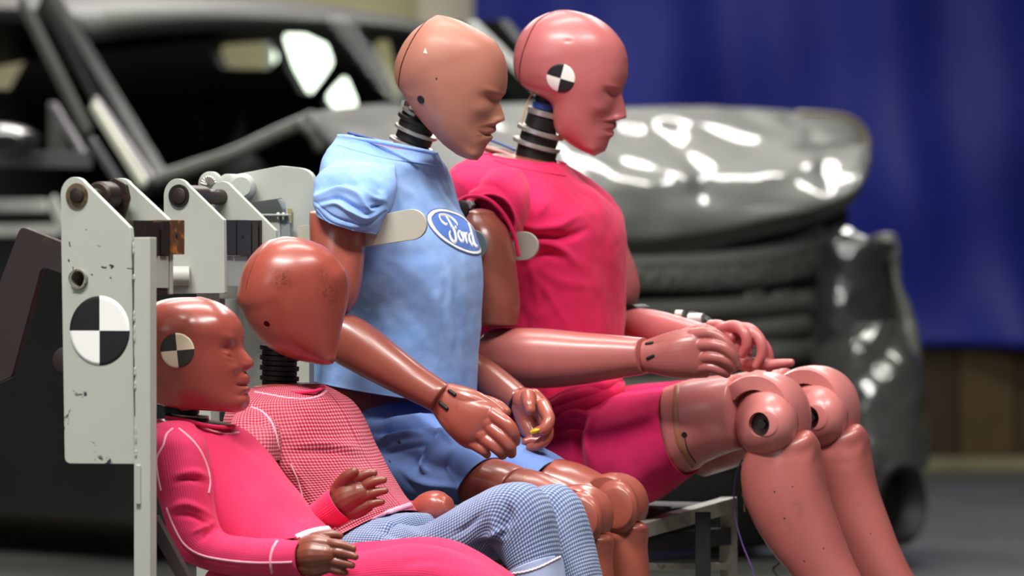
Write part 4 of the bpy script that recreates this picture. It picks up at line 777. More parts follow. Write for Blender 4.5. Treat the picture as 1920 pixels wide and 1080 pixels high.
ARd = [([(325, 905), (350, 897), (385, 905)], -.004, 5), ([(330, 893), (360, 886), (388, 893)], .005, 6), ([(320, 955), (350, 945), (395, 965)], .005, 6), ([(320, 965), (360, 968), (400, 990)], -.004, 5), ([(375, 1015), (390, 1000), (405, 992)], -.005, 5), ([(360, 1000), (380, 990), (400, 980)], .004, 5)]
ARd = [(a, b * 1.25, c) for a, b, c in ARd]
arC = loft('sleeve', plC, [(296, 800, 365, 800, .030, -.12), (286, 822, 382, 822, .040, -.135), (285, 850, 390, 855, .042, -.142), (290, 890, 396, 900, .041, -.148), (298, 930, 400, 940, .039, -.15), (308, 965, 406, 972, .038, -.152), (318, 1002, 414, 992, .037, -.153), (340, 1045, 428, 1002, .036, -.154), (375, 1064, 446, 1006, .035, -.155), (420, 1076, 480, 1008, .034, -.156), (480, 1082, 520, 1010, .032, -.158), (530, 1082, 552, 1013, .030, -.16), (568, 1080, 566, 1012, .028, -.16)], M['ribpink'], shC, n=110, sub=10, dome=(.5, .1), ends=('dome', 'open'), folds=ARd, nz=[(14, .0009, 52)])
bvA = bvh(arC)
ribbon('sleeve_stitch', bvA, [(324, 803), (312, 815), (306, 835), (294, 860), (296, 890), (302, 920)], .0032, M['stitch'], shC)
ribbon('sleeve_stitch', bvA, [(312, 952), (325, 985), (345, 1020), (375, 1040), (420, 1050), (475, 1055), (520, 1055), (548, 1054)], .0034, M['stitch'], shC)
ribbon('armhole_stitch', bvh(arC, shC), [(335, 803), (360, 825), (378, 850), (390, 880), (394, 905), (391, 925)], .0036, M['stitch'], shC)
ribbon('cuff_stitch', bvA, [(520, 1014), (511, 1030), (507, 1050), (510, 1075)], .0040, M['stitch'], shC)
t3 = -.16
hand('hand', plC, [[(568, 1043, t3, .020), (590, 1040, t3, .023), (612, 1040, t3, .019)], [(570, 1026, t3, .015), (592, 1020, t3, .014), (612, 1020, t3, .011)], [(570, 1060, t3, .015), (592, 1063, t3, .015), (612, 1062, t3, .011)]],
    [[(590, 1010, t3 + .01, .010), (610, 1004, t3 + .012, .0078), (628, 1003, t3 + .015, .0068), (637, 1005, t3 + .018, .0055)], [(606, 1019, t3, .0088), (630, 1020, t3 - .003, .0073), (648, 1024, t3, .0068), (662, 1029, t3 + .004, .0056)], [(608, 1034, t3, .0088), (632, 1035, t3 - .004, .0073), (650, 1039, t3, .0068), (666, 1044, t3 + .004, .0056)],
     [(608, 1049, t3, .0086), (630, 1053, t3 - .003, .0072), (646, 1057, t3, .0065), (660, 1060, t3 + .004, .0054)], [(604, 1062, t3, .008), (622, 1067, t3, .0068), (636, 1071, t3, .006), (647, 1073, t3 + .004, .0052)]], M['chand'], child, vox=.0011, smooth=3,
    extra=[loft('x', plC, [(563, 1014, 565, 1076, .013, t3), (585, 1009, 588, 1077, .015, t3), (608, 1010, 611, 1073, .013, t3), (620, 1013, 623, 1068, .009, t3)], None, None, n=28, raw=True, dome=(.1, .4))])
# far arm
loft('sleeve', plC, [(500, 960, 530, 1010, .026, .10), (555, 960, 585, 1012, .027, .09), (585, 945, 622, 992, .028, .085), (605, 928, 645, 982, .029, .083), (622, 914, 660, 974, .030, .08)], M['ribpink'], shC, n=60, ends=('dome', 'open'))
t4 = .078
hand('hand', plC, [[(640, 945, t4, .022), (655, 935, t4, .025), (675, 926, t4, .020)], [(632, 925, t4, .015), (645, 912, t4, .015), (662, 905, t4, .013)], [(650, 958, t4, .015), (670, 955, t4, .014), (688, 948, t4, .011)]],
    [[(638, 910, t4 - .005, .0115), (650, 894, t4 - .012, .0095), (664, 885, t4 - .012, .0075)], [(660, 905, t4, .0095), (675, 894, t4 - .004, .008), (690, 888, t4 - .002, .007), (701, 887, t4 + .002, .0058)], [(675, 918, t4, .0095), (690, 908, t4 - .004, .008), (706, 902, t4 - .002, .007), (719, 900, t4 + .002, .0058)],
     [(682, 934, t4, .009), (697, 926, t4 - .003, .0076), (710, 922, t4, .0068), (722, 920, t4 + .002, .0056)], [(682, 950, t4, .0085), (697, 945, t4 - .003, .007), (708, 942, t4, .0062), (716, 941, t4 + .002, .0052)]], M['chand'], child, vox=.0011, smooth=3)
trC = loft('trousers', plC, [(560, 1020, 400, 1090, .11), (600, 1018, 430, 1130, .12), (660, 1020, 520, 1150, .12)], M['ribpink'], child, n=90, sub=10, ends=('dome', 'dome'), dome=(.3, .3))
CL = [([(700, 1040), (760, 1024), (820, 1030), (870, 1050)], .003, 5), ([(740, 1060), (800, 1050), (850, 1060)], -.003, 8)]
loft('trouser_leg', plC, [(600, 1030, 590, 1140, .055, -.055), (680, 1034, 660, 1150, .056, -.06), (760, 1022, 745, 1150, .056, -.06), (820, 1024, 810, 1145, .054, -.06), (870, 1040, 850, 1140, .052, -.06), (920, 1068, 880, 1145, .050, -.06), (950, 1100, 890, 1165, .048, -.06), (965, 1160, 900, 1200, .045, -.06), (985, 1260, 925, 1280, .040, -.06)], M['ribpink'], trC, n=110, sub=10, ends=('dome', 'open'), dome=(.3, .1), folds=CL, nz=[(10, .001, 61)])
loft('trouser_leg', plC, [(640, 1022, 640, 1120, .055, .055), (720, 1012, 720, 1120, .056, .06), (800, 1006, 800, 1120, .056, .06), (850, 1015, 850, 1125, .054, .06), (900, 1042, 885, 1130, .052, .06), (950, 1075, 920, 1140, .050, .06), (980, 1110, 930, 1170, .048, .06), (1000, 1180, 940, 1210, .045, .06), (1015, 1260, 955, 1280, .040, .06)], M['ribpink'], trC, n=110, sub=10, ends=('dome', 'open'), dome=(.3, .1), nz=[(10, .001, 62)])
for t, dx, dy in ((-.06, 0, 0), (.06, 32, -8)):
    loft('foot', plC, [(930 + dx, 1250 + dy, 930 + dx, 1290 + dy, .022, t), (975 + dx, 1255 + dy, 975 + dx, 1295 + dy, .026, t), (1035 + dx, 1278 + dy, 1035 + dx, 1300 + dy, .024, t)], M['chand'], child, n=30)
# ================================================================== the hall
Zv = np.array([0, 0, 1.])
def struct(name, me, mat, smooth=False):
    o = link(name, me, mat, None, smooth); o['kind'] = 'structure'; return o
def slab(name, lo, hi, mat, smooth=False):
    lo, hi = np.array(lo, float), np.array(hi, float); c, h = (lo + hi) / 2, (hi - lo) / 2
    return struct(name, box('x', c, np.array([h[0], 0, 0]), np.array([0, h[1], 0]), np.array([0, 0, h[2]]), None, None, 0, raw=True), mat)
def concrete():
    m, nt, b = newmat('concrete_floor'); n = noise(nt, 1.2, 6, rough=.65); col = mixc(nt, ramp(nt, n, [(.3, 0), (.7, 1)]), lin((66, 68, 65)), lin((92, 92, 87)))
    n2 = noise(nt, 14, 5, rough=.7); col = mixc(nt, ramp(nt, n2, [(.52, 0), (.75, .4)]), col, lin((50, 48, 44))); nt.links.new(col, b.inputs['Base Color'])
    b.inputs['Roughness'].default_value = .42; bump(nt, b, n2, .15, .003); return m
slab('floor', (-9, -11, -.1), (8, 14.6, 0), concrete())
slab('ceiling', (-9, -11, 5.6), (8, 14.6, 5.7), paint('ceiling_grey', (120, 122, 122), .9))
wallm = paint('cream_wall', (226, 218, 176), .85, mscale=.6); darkwall = paint('grey_wall', (92, 96, 98), .9, mscale=.5)
slab('wall_back', (-9, 14.5, 0), (8, 14.6, 5.6), wallm)
slab('wall_left', (-9.1, -11, 0), (-9, 14.6, 5.6), darkwall); slab('wall_right', (8, -11, 0), (8.1, 14.6, 5.6), darkwall)
# daylight window in the back wall, behind the car
def frame_window(name, x0, x1, z0, z1, y):
    t = .05; m = paint('window_frame_white', (225, 225, 215), .5)
    ms = [box('x', np.array([(x0 + x1) / 2, y, z]), np.array([(x1 - x0) / 2 + t, 0, 0]), np.array([0, .04, 0]), np.array([0, 0, t / 2]), None, None, .004, raw=True) for z in (z0, z1)]
    ms += [box('x', np.array([x, y, (z0 + z1) / 2]), np.array([t / 2, 0, 0]), np.array([0, .04, 0]), np.array([0, 0, (z1 - z0) / 2]), None, None, .004, raw=True) for x in (x0, x1)]
    o = struct(name, join(ms), m); g = link('pane', box('x', np.array([(x0 + x1) / 2, y, (z0 + z1) / 2]), np.array([(x1 - x0) / 2, 0, 0]), np.array([0, .008, 0]), np.array([0, 0, (z1 - z0) / 2]), None, None, 0, raw=True), flat('daylight_pane', (245, 255, 240), .3, emit=3.2), o, False)
    return o
frame_window('window_1', -1.10, -.66, 1.50, 2.02, 14.44)
for x in (-.42, -5.2, 5.9):
    slab('trim_%d' % (1 if x == -.42 else 2 if x < 0 else 3), (x, 14.2, 0), (x + .26, 14.48, 5.6), paint('column_cream', (248, 240, 214), .7))
LL = ['over the pink child-sized dummy', 'over the crimson dummy\'s knees', 'just behind the crimson dummy', 'over the nearer side of the wrecked car', 'over the smashed car front', 'over the tail of the wrecked car', 'in front of the blue tarpaulin', 'in front of the cream wall']
for i, (l, s, p) in enumerate(LIGHTS):                       # housings of the hall's strip lamps
    o = thing('ceiling_light', 'long strip lamp hanging under the ceiling ' + LL[i], 'lamp', (l[0], l[1], 5.6), 'strip lamps under the ceiling')
    box('housing', np.array([l[0], l[1], 5.30]), np.array([s[0] / 2, 0, 0]), np.array([0, .12, 0]), np.array([0, 0, .05]), darkwall, o, .01)
    for dx in (-.8, .8): tube('hanger', [(l[0] + dx, l[1], 5.34), (l[0] + dx, l[1], 5.6)], .006, darkwall, o, n=8, sub=1, smooth=False)
# blue tarpaulin curtain with sagging folds, hung on a rail
def curtain():
    nx, nz = 170, 90; G = np.zeros((nz, nx, 3))
    for i in range(nz):
        z = .53 + (5.3 - .53) * i / (nz - 1)
        for j in range(nx):
            x = -.17 + 6.0 * j / (nx - 1)
            y = 13.9 + .05 * sin(x * 5.1 + z * 1.3) * .7 + .045 * sin((x * 1.1 - z * 2.2) * 2.6 + .6) * max(0, 1.2 - z * .5) + .03 * sin((x + z * .9) * 6.1) * max(0, 1.6 - z * .7) + .02 * sin(x * 13 + z)
            zz = z if i else z + .015 * sin(x * 4)
            G[i, j] = (x, y, zz)
    me = evalmods(grid_mesh(G, closed=False), [('SOLIDIFY', dict(thickness=.004))]); return me
tarp = link('tarpaulin_curtain', curtain(), paint('blue_tarpaulin', (32, 46, 160), .55, mscale=1.2, mottled=.3), None); tag(tarp, 'deep blue tarpaulin hung as a curtain behind the wrecked car', 'curtain')
rail = tube('curtain_rail', [(-.4, 13.9, 5.31), (6.1, 13.9, 5.31)], .03, darkwall, tarp, n=12, sub=2, smooth=False)
for x in (0., 3., 5.8): tube('rail_hanger', [(x, 13.9, 5.33), (x, 13.9, 5.6)], .012, darkwall, rail, n=8, sub=1, smooth=False)
bw = thing('plywood_barrier', 'low brown plywood barrier standing below the blue tarpaulin', 'barrier', (3, 13.95, 0))
for i in range(24):
    x = -.1 + i * .26; c = [(84, 64, 36), (68, 52, 30), (94, 74, 42)][i % 3]
    box('board', np.array([x + .127, 13.99 + .01 * (i % 2), .27]), np.array([.124, 0, 0]), np.array([0, .012, 0]), np.array([0, 0, .255 + .006 * ((i * 7) % 3)]), bpy.data.materials.get('ply%d' % (i % 3)) or paint('ply%d' % (i % 3), c, .7, mscale=3, mottled=.3), bw, .003)
box('rail', np.array([3.0, 14.04, .4]), np.array([3.1, 0, 0]), np.array([0, .02, 0]), np.array([0, 0, .04]), bpy.data.materials['ply1'], bw, .003)
kb = link('kerb_block', box('x', np.array([3.2, 13.6, .03]), np.array([2.6, 0, 0]), np.array([0, .07, 0]), np.array([0, 0, .03]), None, None, .01, raw=True), paint('kerb_pale', (150, 146, 112), .7, mscale=3, mottled=.3), None, False); tag(kb, 'pale low kerb on the floor in front of the plywood barrier', 'kerb')
# ================================================================== wrecked car
ca = R(52); cd, cw = np.array([cos(ca), -sin(ca), 0]), np.array([sin(ca), cos(ca), 0]); CO = np.array([-.245, 5.0, 0])
def K(s, t, z): return CO + cd * s + cw * t + Zv * z
def CT(px, py, t): d = ray(px, py); k = ((CO + cw * t - CAMP) @ cw) / (d @ cw); return CAMP + d * k
car = thing('wrecked_car', 'dark grey car with crumpled bonnet and smashed front, standing behind the dummies', 'car', tuple(K(-2, .95, 0)))
def carpaint(name, c, rough=.22, metal=.55):
    m, nt, b = newmat(name); cl = lin(c); col = mixc(nt, ramp(nt, noise(nt, 3, 5), [(.35, 0), (.7, 1)]), cl, tuple(x * .72 for x in cl)); nt.links.new(col, b.inputs['Base Color'])
    b.inputs['Metallic'].default_value = metal; b.inputs['Roughness'].default_value = rough; b.inputs['Coat Weight'].default_value = .8; b.inputs['Coat Roughness'].default_value = .06
    bump(nt, b, noise(nt, 9, 3), .25, .01); return m
cp = carpaint('car_grey', (92, 94, 89), .5, .2); cdk = carpaint('car_dark', (58, 60, 58), .3, .4); blk = paint('car_black_plastic', (20, 20, 20), .55); slt = paint('grille_plastic', (108, 109, 103), .38); grim = paint('trim_silver', (176, 174, 178), .3, .6)
# bonnet
hx = [585, 640, 760, 900, 1050, 1180, 1300, 1400, 1500, 1570, 1610, 1628]; ht = [216, 206, 199, 197, 199, 202, 204, 207, 213, 219, 233, 262]; hb = [236, 300, 380, 432, 466, 478, 468, 447, 424, 396, 362, 306]
def Yf(px): return 5.2 + (px - 790) / 930 * 1.17
def hood():
    nu, nv = 150, 60; G = np.zeros((nu, nv, 3)); c = catmull(np.stack([hx, ht, hb], 1), 20); c = c[np.linspace(0, len(c) - 1, nu).astype(int)]
    for i in range(nu):
        for j in range(nv):
            v = j / (nv - 1); py = c[i, 1] + (c[i, 2] - c[i, 1]) * v; G[i, j] = atY(c[i, 0], py, Yf(c[i, 0]) + .75 * (1 - v) ** 1.6 + (.10 * max(0, v - .88) / .12) ** 1 * 1)
    V = G.reshape(-1, 3); d = vnoise(V, 1.4, 71) * .014 + vnoise(V, 4.2, 72) * .003 + np.abs(vnoise(V, 2.0, 73)) * .010
    px = topx(V); 
    for L, a, w in (([(1180, 235), (1290, 225), (1400, 250), (1500, 255)], .05, 14), ([(1230, 240), (1290, 300), (1320, 350)], -.03, 18), ([(1150, 350), (1300, 345), (1450, 330), (1540, 300)], .03, 20), ([(1060, 280), (1180, 300), (1280, 340)], .04, 22), ([(1480, 230), (1540, 290), (1550, 350)], -.03, 16), ([(640, 240), (760, 240), (860, 225)], .03, 14)):
        d += .28 * a * np.exp(-(polydist(px, catmull(L, 5)) / w) ** 2)
    V = V + np.array([0, -.8, .35]) * d[:, None]; G = V.reshape(nu, nv, 3)
    return evalmods(grid_mesh(G, closed=False), [('SOLIDIFY', dict(thickness=.006, offset=0))])
bon = link('bonnet', hood(), cp, car); cp.node_tree.nodes['Principled BSDF'].inputs['Coat Weight'].default_value = .35; bon['label'] = 'crumpled mid-grey bonnet'
tube('bonnet_rear_flange', [atY(x, y, 5.95 + (x - 290) * .0006) for x, y in ((292, 338), (370, 312), (440, 288), (520, 250), (585, 222))], .022, cp, bon, flatv=1, n=12)
tube('bonnet_hinge', [atY(x, y, 6.1) for x, y in ((560, 232), (585, 250), (600, 275))], .02, cp, bon)
tube('bonnet_front_rim', [atY(x, y, Yf(x) + .45) for x, y in ((1500, 212), (1570, 217), (1606, 230), (1626, 262), (1624, 320), (1606, 362))], .009, paint('bare_rim', (190, 180, 150), .4, .5), bon)
tube('cowl_strip', [atY(x, y, 6.5) for x, y in ((622, 214), (660, 213), (695, 213))], .013, grim, car, n=10)
# roof, pillars, glass
def roofm():
    rows = []
    for s, z, e in ((-1.86, 1.63, .03), (-1.95, 1.675, .03), (-2.2, 1.71, .0), (-2.8, 1.745, .0), (-3.5, 1.735, 0), (-4.3, 1.72, 0), (-5.1, 1.66, 0)):
        rows.append([K(s - .12 * abs(u) ** 2, .95 + u * .72, z - .05 * abs(u) ** 3) for u in np.linspace(-1, 1, 21)])
    return evalmods(grid_mesh(np.array(rows), closed=False), [('SOLIDIFY', dict(thickness=.05, offset=-1)), ('BEVEL', dict(width=.012, segments=3))])
link('roof', roofm(), paint('roof_grey', (66, 66, 63), .5, .2), car)
def cbar(name, a, b, w, h, m, up=None): return bar(name, a, b, w, h, m, car, up=tuple(cw) if up is None else up, bev=.004)
cbar('front_pillar', CT(88, 0, .12), CT(300, 350, .02), .07, .05, cdk); cbar('front_pillar', K(-1.92, 1.62, 1.62), K(-1.2, 1.8, 1.02), .08, .06, cdk)
cbar('pillar_trim', CT(40, 0, .06), CT(165, 250, .0), .035, .02, slt); cbar('pillar_trim', CT(172, 262, .0), CT(228, 348, -.02), .022, .02, grim); cbar('pillar_trim', CT(178, 186, -.03), CT(284, 338, -.05), .020, .02, grim)
sp_ = cbar('pillar_highlight', CT(176, 196, -.06), CT(270, 346, -.08), .028, .02, paint('highlight_white', (252, 255, 236), .25, bstr=0)); sp_['label'] = 'painted highlight along the front pillar'  # pale strip stands in for the light's reflection on the pillar
cbar('window_divider', CT(98, 196, .03), CT(166, 306, .02), .022, .02, grim); cbar('door_belt_trim', CT(-160, 296, .0), CT(168, 300, .0), .05, .02, grim)
link('quarter_panel', platem([(0, 0), (.13, 0), (0, .17)], [], CT(92, 300, .03), cd, Zv, .008), slt, car, False)
def glassm():
    m, nt, b = newmat('dark_tinted_glass'); tr = N(nt, 'ShaderNodeBsdfTransparent'); tr.inputs[0].default_value = (.80, .84, .80, 1); gl = N(nt, 'ShaderNodeBsdfGlossy'); gl.inputs[1].default_value = .03; gl.inputs[0].default_value = (1, 1, 1, 1)
    lw = N(nt, 'ShaderNodeLayerWeight'); fr = N(nt, 'ShaderNodeMapRange'); pw = N(nt, 'ShaderNodeMath', operation='POWER'); nt.links.new(lw.outputs['Facing'], pw.inputs[0]); pw.inputs[1].default_value = 4; nt.links.new(pw.outputs[0], fr.inputs[0]); fr.inputs[3].default_value = .001; fr.inputs[4].default_value = .012; mx = N(nt, 'ShaderNodeMixShader'); nt.links.new(fr.outputs[0], mx.inputs[0]); nt.links.new(tr.outputs[0], mx.inputs[1]); nt.links.new(gl.outputs[0], mx.inputs[2])
    nt.links.new(mx.outputs[0], nt.nodes['Material Output'].inputs[0]); return m
glass = glassm()
def windscreen():
    rows = []
    for v in np.linspace(0, 1, 14):
        a = K(-1.9 + .72 * v, .22 - .14 * v, 1.64 - .58 * v); b = K(-1.9 + .72 * v, 1.68 + .1 * v, 1.64 - .58 * v)
        rows.append([a + (b - a) * u + cd * .12 * (1 - (2 * u - 1) ** 2) for u in np.linspace(0, 1, 24)])
    return grid_mesh(np.array(rows), closed=False)
link('windscreen', windscreen(), glass, car)
# near side, cabin interior, far side with its window openings
def tplate(name, pts, t, th, m, holes=(), rad=.02):
    O = K(0, t, 0)
    def lo(q): v = (CT(q[0], q[1], t) if len(q) == 2 else K(q[0], t, q[2])) - O; return (v @ cd, v[2])
    o = link(name, platem(rpoly([lo(p) for p in pts], rad), [rpoly([lo(p) for p in h], 0) for h in holes], O, cd, Zv, th, .002), m, car, False); return o
tplate('side_panel', [(-5.1, 0, .12), (-5.1, 0, 1.05), (-1.2, 0, 1.03), (-.35, 0, .93), (-.1, 0, .70), (-.1, 0, .42), (-.35, 0, .40), (-.5, 0, .66), (-.78, 0, .74), (-1.06, 0, .66), (-1.2, 0, .12)], 0, .05, cdk)
FH = ([[(520, 60), (575, 62), (622, 84), (634, 118), (612, 150), (590, 178), (568, 172), (542, 125)], [(640, 140), (660, 148), (682, 200), (655, 210), (626, 210), (600, 183), (620, 160)], [(400, 85), (513, 76), (533, 110), (512, 130), (420, 128)], [(688, 76), (738, 74), (762, 184), (735, 182)], [(770, 74), (800, 74), (815, 190), (780, 190)]])
def lo18(q): v = CT(q[0], q[1], 1.8) - K(0, 1.8, 0); return (v @ cd, v[2])
fsp = platem([(-5.1, .10), (-5.1, 1.3), (-4.7, 1.68), (-1.95, 1.66), (-1.2, 1.08), (-1.2, .10)], [], K(0, 1.8, 0), cd, Zv, .04, .001)
fsp = boolean(fsp, [platem(rpoly([lo18(p) for p in h], .025), [], K(0, 1.8, 0), cd, Zv, .3, .001) for h in FH]); link('far_side_panel', fsp, blk, car, False)
box('cabin_floor', K(-3.1, .92, .25), cd * 1.95, cw * .86, Zv * .06, blk, car, .01); box('dashboard', K(-1.42, .92, .88), cd * .2, cw * .84, Zv * .12, blk, car, .04); box('tailgate', K(-5.08, .92, .95), cd * .03, cw * .90, Zv * .80, blk, car, .01)
for t in (.5, 1.35):
    loft('seat', Plane(0, 0, 0), [np.concatenate([K(-2.75 - .2 * (z - .6), t, z), cd * .07 * w, cw * .24 * w]) for z, w in ((.5, 1), (.8, 1.05), (1.1, .95), (1.22, .6), (1.26, .42), (1.42, .42))], blk, car, n=24, sub=3)
dr = K(-.6, 0, .9)
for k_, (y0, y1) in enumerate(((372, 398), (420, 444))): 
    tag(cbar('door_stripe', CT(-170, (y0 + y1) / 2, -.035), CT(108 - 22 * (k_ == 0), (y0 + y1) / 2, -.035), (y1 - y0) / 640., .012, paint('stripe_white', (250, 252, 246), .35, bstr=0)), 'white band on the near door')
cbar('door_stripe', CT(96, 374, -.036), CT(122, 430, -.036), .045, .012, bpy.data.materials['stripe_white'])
mir = loft('door_mirror', Plane(0, 0, 0), [np.concatenate([CT(26, 262, -.12) + cd * x, cw * w * 1.2, Zv * w * .62]) for x, w in ((-.28, .04), (-.22, .07), (-.1, .085), (0, .07), (.08, .035))], cdk, car, n=32, sub=5)
# wheels
def wheel(s, t, sg):
    w = thing('x', '', '', (0, 0, 0)); bpy.data.objects.remove(w)
    p = K(s, t, .36); o = lathe('wheel', p - cw * .12, cw, [(0, .02), (0, .22), (.0, .30), (.02, .345), (.05, .358), (.19, .358), (.22, .345), (.24, .30), (.24, .22), (.2, .21), (.2, .02)], M['rubber'], car, n=44)
    lathe('rim', p - cw * (.125 * sg), -cw * sg, [(0, .02), (.005, .05), (-.02, .08), (-.01, .19), (.006, .215), (-.01, .22), (-.02, .02)], slt, o, n=30)
for s, t, g in ((-.78, .13, 1), (-.78, 1.75, -1), (-3.6, .13, 1), (-3.6, 1.75, -1)): wheel(s, t, g)
# smashed front
def FP(px, py, dy=0): return atY(px, py, Yf(px) + .16 + .22 * ((px - 1200) / 400) ** 2 + dy)
def strip(name, top, bot, dy, m, th=.03, parent=car, bulge=.03):
    a, b = catmull(np.array(top, float), 8), catmull(np.array(bot, float), 8); rows = []
    for p, q in zip(a, b): rows.append([FP(*(p + (q - p) * v), dy - bulge * (1 - (2 * v - 1) ** 2)) for v in np.linspace(0, 1, 9)])
    return link(name, evalmods(grid_mesh(np.array(rows), closed=False), [('SOLIDIFY', dict(thickness=th, offset=0))]), m, parent)
link('radiator_core', join([bar('x', FP(820, 720, .3), FP(1690, 720, .15), .06, .55, None, None, raw=True)]), blk, car, False)
strip('bonnet_support', [(820, 420), (1165, 420), (1350, 410), (1480, 395), (1580, 385)], [(820, 560), (1165, 560), (1350, 560), (1480, 560), (1600, 560)], .22, blk, bulge=0)
def meshmat():
    m, nt, b = newmat('grille_mesh'); v = N(nt, 'ShaderNodeTexVoronoi'); v.inputs['Scale'].default_value = 55; tc = N(nt, 'ShaderNodeTexCoord'); nt.links.new(tc.outputs['Object'], v.inputs[0])
    nt.links.new(mixc(nt, ramp(nt, v.outputs['Distance'], [(.2, 0), (.5, 1)]), lin((50, 51, 49)), lin((128, 130, 124))), b.inputs['Base Color']); b.inputs['Roughness'].default_value = .4; bump(nt, b, v.outputs['Distance'], .8, .01); return m
gr = strip('upper_grille_bar', [(820, 488), (1000, 488), (1165, 486), (1350, 484), (1480, 466), (1545, 438)], [(820, 535), (1000, 536), (1165, 538), (1350, 538), (1480, 522), (1552, 500)], 0, meshmat()); gr['label'] = 'mesh-patterned upper bar of the grille'
strip('grille_slat_edge', [(820, 484), (1165, 480), (1350, 478), (1480, 458), (1540, 430)], [(820, 496), (1165, 492), (1350, 490), (1480, 472), (1545, 444)], -.03, paint('slat_light', (165, 167, 160), .35), parent=gr, bulge=.01)
for y, h, y2 in ((570, 30, 545), (622, 26, 590), (668, 26, 640), (715, 30, 700), (775, 30, 770), (835, 34, 835)):
    strip('grille_slat', [(820, y), (1165, y), (1350, y - (y - y2) * .3), (1480, y - (y - y2) * .7), (1555, y2)], [(820, y + h), (1165, y + h), (1350, y + h - (y - y2) * .3), (1480, y + h - (y - y2) * .7), (1560, y2 + h)], .05, slt, bulge=.04)
for x in (1395, 1450, 1500): strip('grille_clip', [(x, 548), (x + 30, 542)], [(x, 566), (x + 30, 560)], .02, slt, bulge=0)
def crump(name, L, m, dy=0, amp=.02, seed=1, p=2.4, hw=.16):
    pl0 = Plane(1600, 6.2, -8)
    return loft(name, pl0, [(a, y, b, y2, h * hw / .16, dy + d) for a, y, b, y2, h, d in L], m, car, n=72, sub=10, p=p, dome=(.3, .3), nz=[(3, amp, seed), (9, amp * .35, seed + 1)])
crump('headlamp_housing', [(1570, 425, 1640, 470, .06, .02), (1535, 455, 1672, 462, .09, 0), (1532, 500, 1650, 490, .10, 0), (1530, 550, 1662, 545, .11, 0), (1520, 610, 1670, 600, .11, 0), (1530, 650, 1650, 650, .10, 0)], cdk, amp=.012, seed=81)
crump('headlamp_housing', [(700, 470, 800, 450, .10, -.75), (690, 540, 830, 530, .12, -.78), (700, 620, 840, 620, .12, -.8)], cdk, amp=.012, seed=91)
crump('near_bumper_corner', [(690, 640, 850, 640, .14, -.8), (680, 760, 860, 760, .16, -.82), (700, 880, 850, 880, .15, -.8), (730, 980, 840, 980, .12, -.78)], cdk, amp=.012, seed=93)
crump('torn_fender', [(1632, 446, 1680, 440, .05, .12), (1640, 480, 1688, 470, .07, .12), (1655, 540, 1690, 530, .09, .12), (1668, 600, 1708, 590, .10, .12), (1672, 660, 1722, 655, .12, .12), (1672, 760, 1732, 755, .13, .12), (1660, 860, 1735, 850, .13, .12)], slt, amp=.008, seed=83)
crump('bumper_cover', [(1575, 622, 1690, 610, .10, -.05), (1540, 655, 1706, 650, .14, -.05), (1532, 700, 1722, 695, .16, -.05), (1540, 760, 1730, 755, .17, -.05), (1552, 820, 1734, 820, .17, -.05), (1575, 870, 1730, 868, .16, -.05)], carpaint('bumper_gloss', (92, 94, 90), .2, .4), amp=.012, seed=85)
crump('lower_bumper', [(1480, 850, 1728, 850, .15, 0), (1500, 900, 1722, 900, .15, 0), (1520, 960, 1700, 960, .15, 0), (1540, 1010, 1680, 1010, .13, 0), (1560, 1040, 1660, 1040, .10, 0)], blk, amp=.008, seed=87)
fg = lathe('fog_lamp_recess', atY(1655, 945, 5.86), np.array([.75, -.66, 0]), [(0, .0005), (0, .075), (.06, .09), (.075, .105), (.07, .118), (.04, .122), (0, .12), (-.01, .0005)], blk, car, n=40); 
lathe('recess_core', atY(1655, 945, 5.87), np.array([.75, -.66, 0]), [(0.005, .0005), (0.005, .074), (.02, .07), (.02, .0005)], M['black'], fg)
strip('lower_valance', [(700, 880), (1165, 880), (1400, 875), (1530, 860)], [(700, 1020), (1165, 1025), (1400, 1025), (1540, 1015)], .05, blk, bulge=.05)
# ================================================================== the steel test rig
gpaint = paint('rig_grey_paint', (184, 188, 178), .45, chips=.40, chipcol=(60, 48, 60), bstr=.12, mottled=.06, scale=34); gside = paint('rig_grey_paint_plain', (178, 182, 174), .5, mottled=.06)
dst = rusty('oily_steel', (62, 54, 52), (84, 60, 50), .55, .42, .55); rst = rusty('rusty_steel', (96, 62, 40), (196, 122, 44), .50, .7, .2, 45); dplate = rusty('dark_plate', (56, 46, 46), (104, 66, 50), .62, .6, .3, 30); bronze = rusty('worn_washer', (120, 104, 80), (84, 68, 50), .5, .5, .5)
plR = Plane(187, -1.38, YAW)
def spx(pl, px, t): return (pl.P(px, 540, t)[1] + 9) / FPX
def rbox(name, pl, px0, px1, y0, y1, t0, depth, m, parent, bev=.0015):
    """box whose f-facing front spans px0..px1 along the rig's lateral axis, starting at offset t0"""
    A = pl.P(px0, y0, t0); B0 = pl.P(px0, y1, t0); w = (px1 - px0) / 1. * spx(pl, px0, t0) / (pl.sn + .0)  # lateral run that shows as px1-px0
    w = w / (1 + (px0 - 960) / FPX * -pl.cs / pl.sn * -1) if False else w
    # solve run exactly: px of A + r*w == px1
    for _ in range(4): w *= (px1 - px0) / max(1e-6, (topx(A + pl.r * w)[0] - px0))
    c = (A + B0) / 2 + pl.r * w / 2 - pl.f * depth / 2; return box(name, c, pl.f * depth / 2, pl.r * w / 2, Zv * abs(A[2] - B0[2]) / 2, m, parent, bev), w
def ears(cx, cy, rx, ry, a0=180, a1=42): return [(cx + rx * cos(R(a)), cy - ry * sin(R(a))) for a in np.linspace(a0, a1, 12)]
def clevis(name, label, pl, front, back, t, tb, pinc, pin_r, parent_loc):
    o = thing(name, label, 'bracket', parent_loc); return o
rigA = thing('steel_bracket', 'near light grey steel bracket with large black and white target and tall post', 'bracket', tuple(plR.P(270, 1560, 0)))
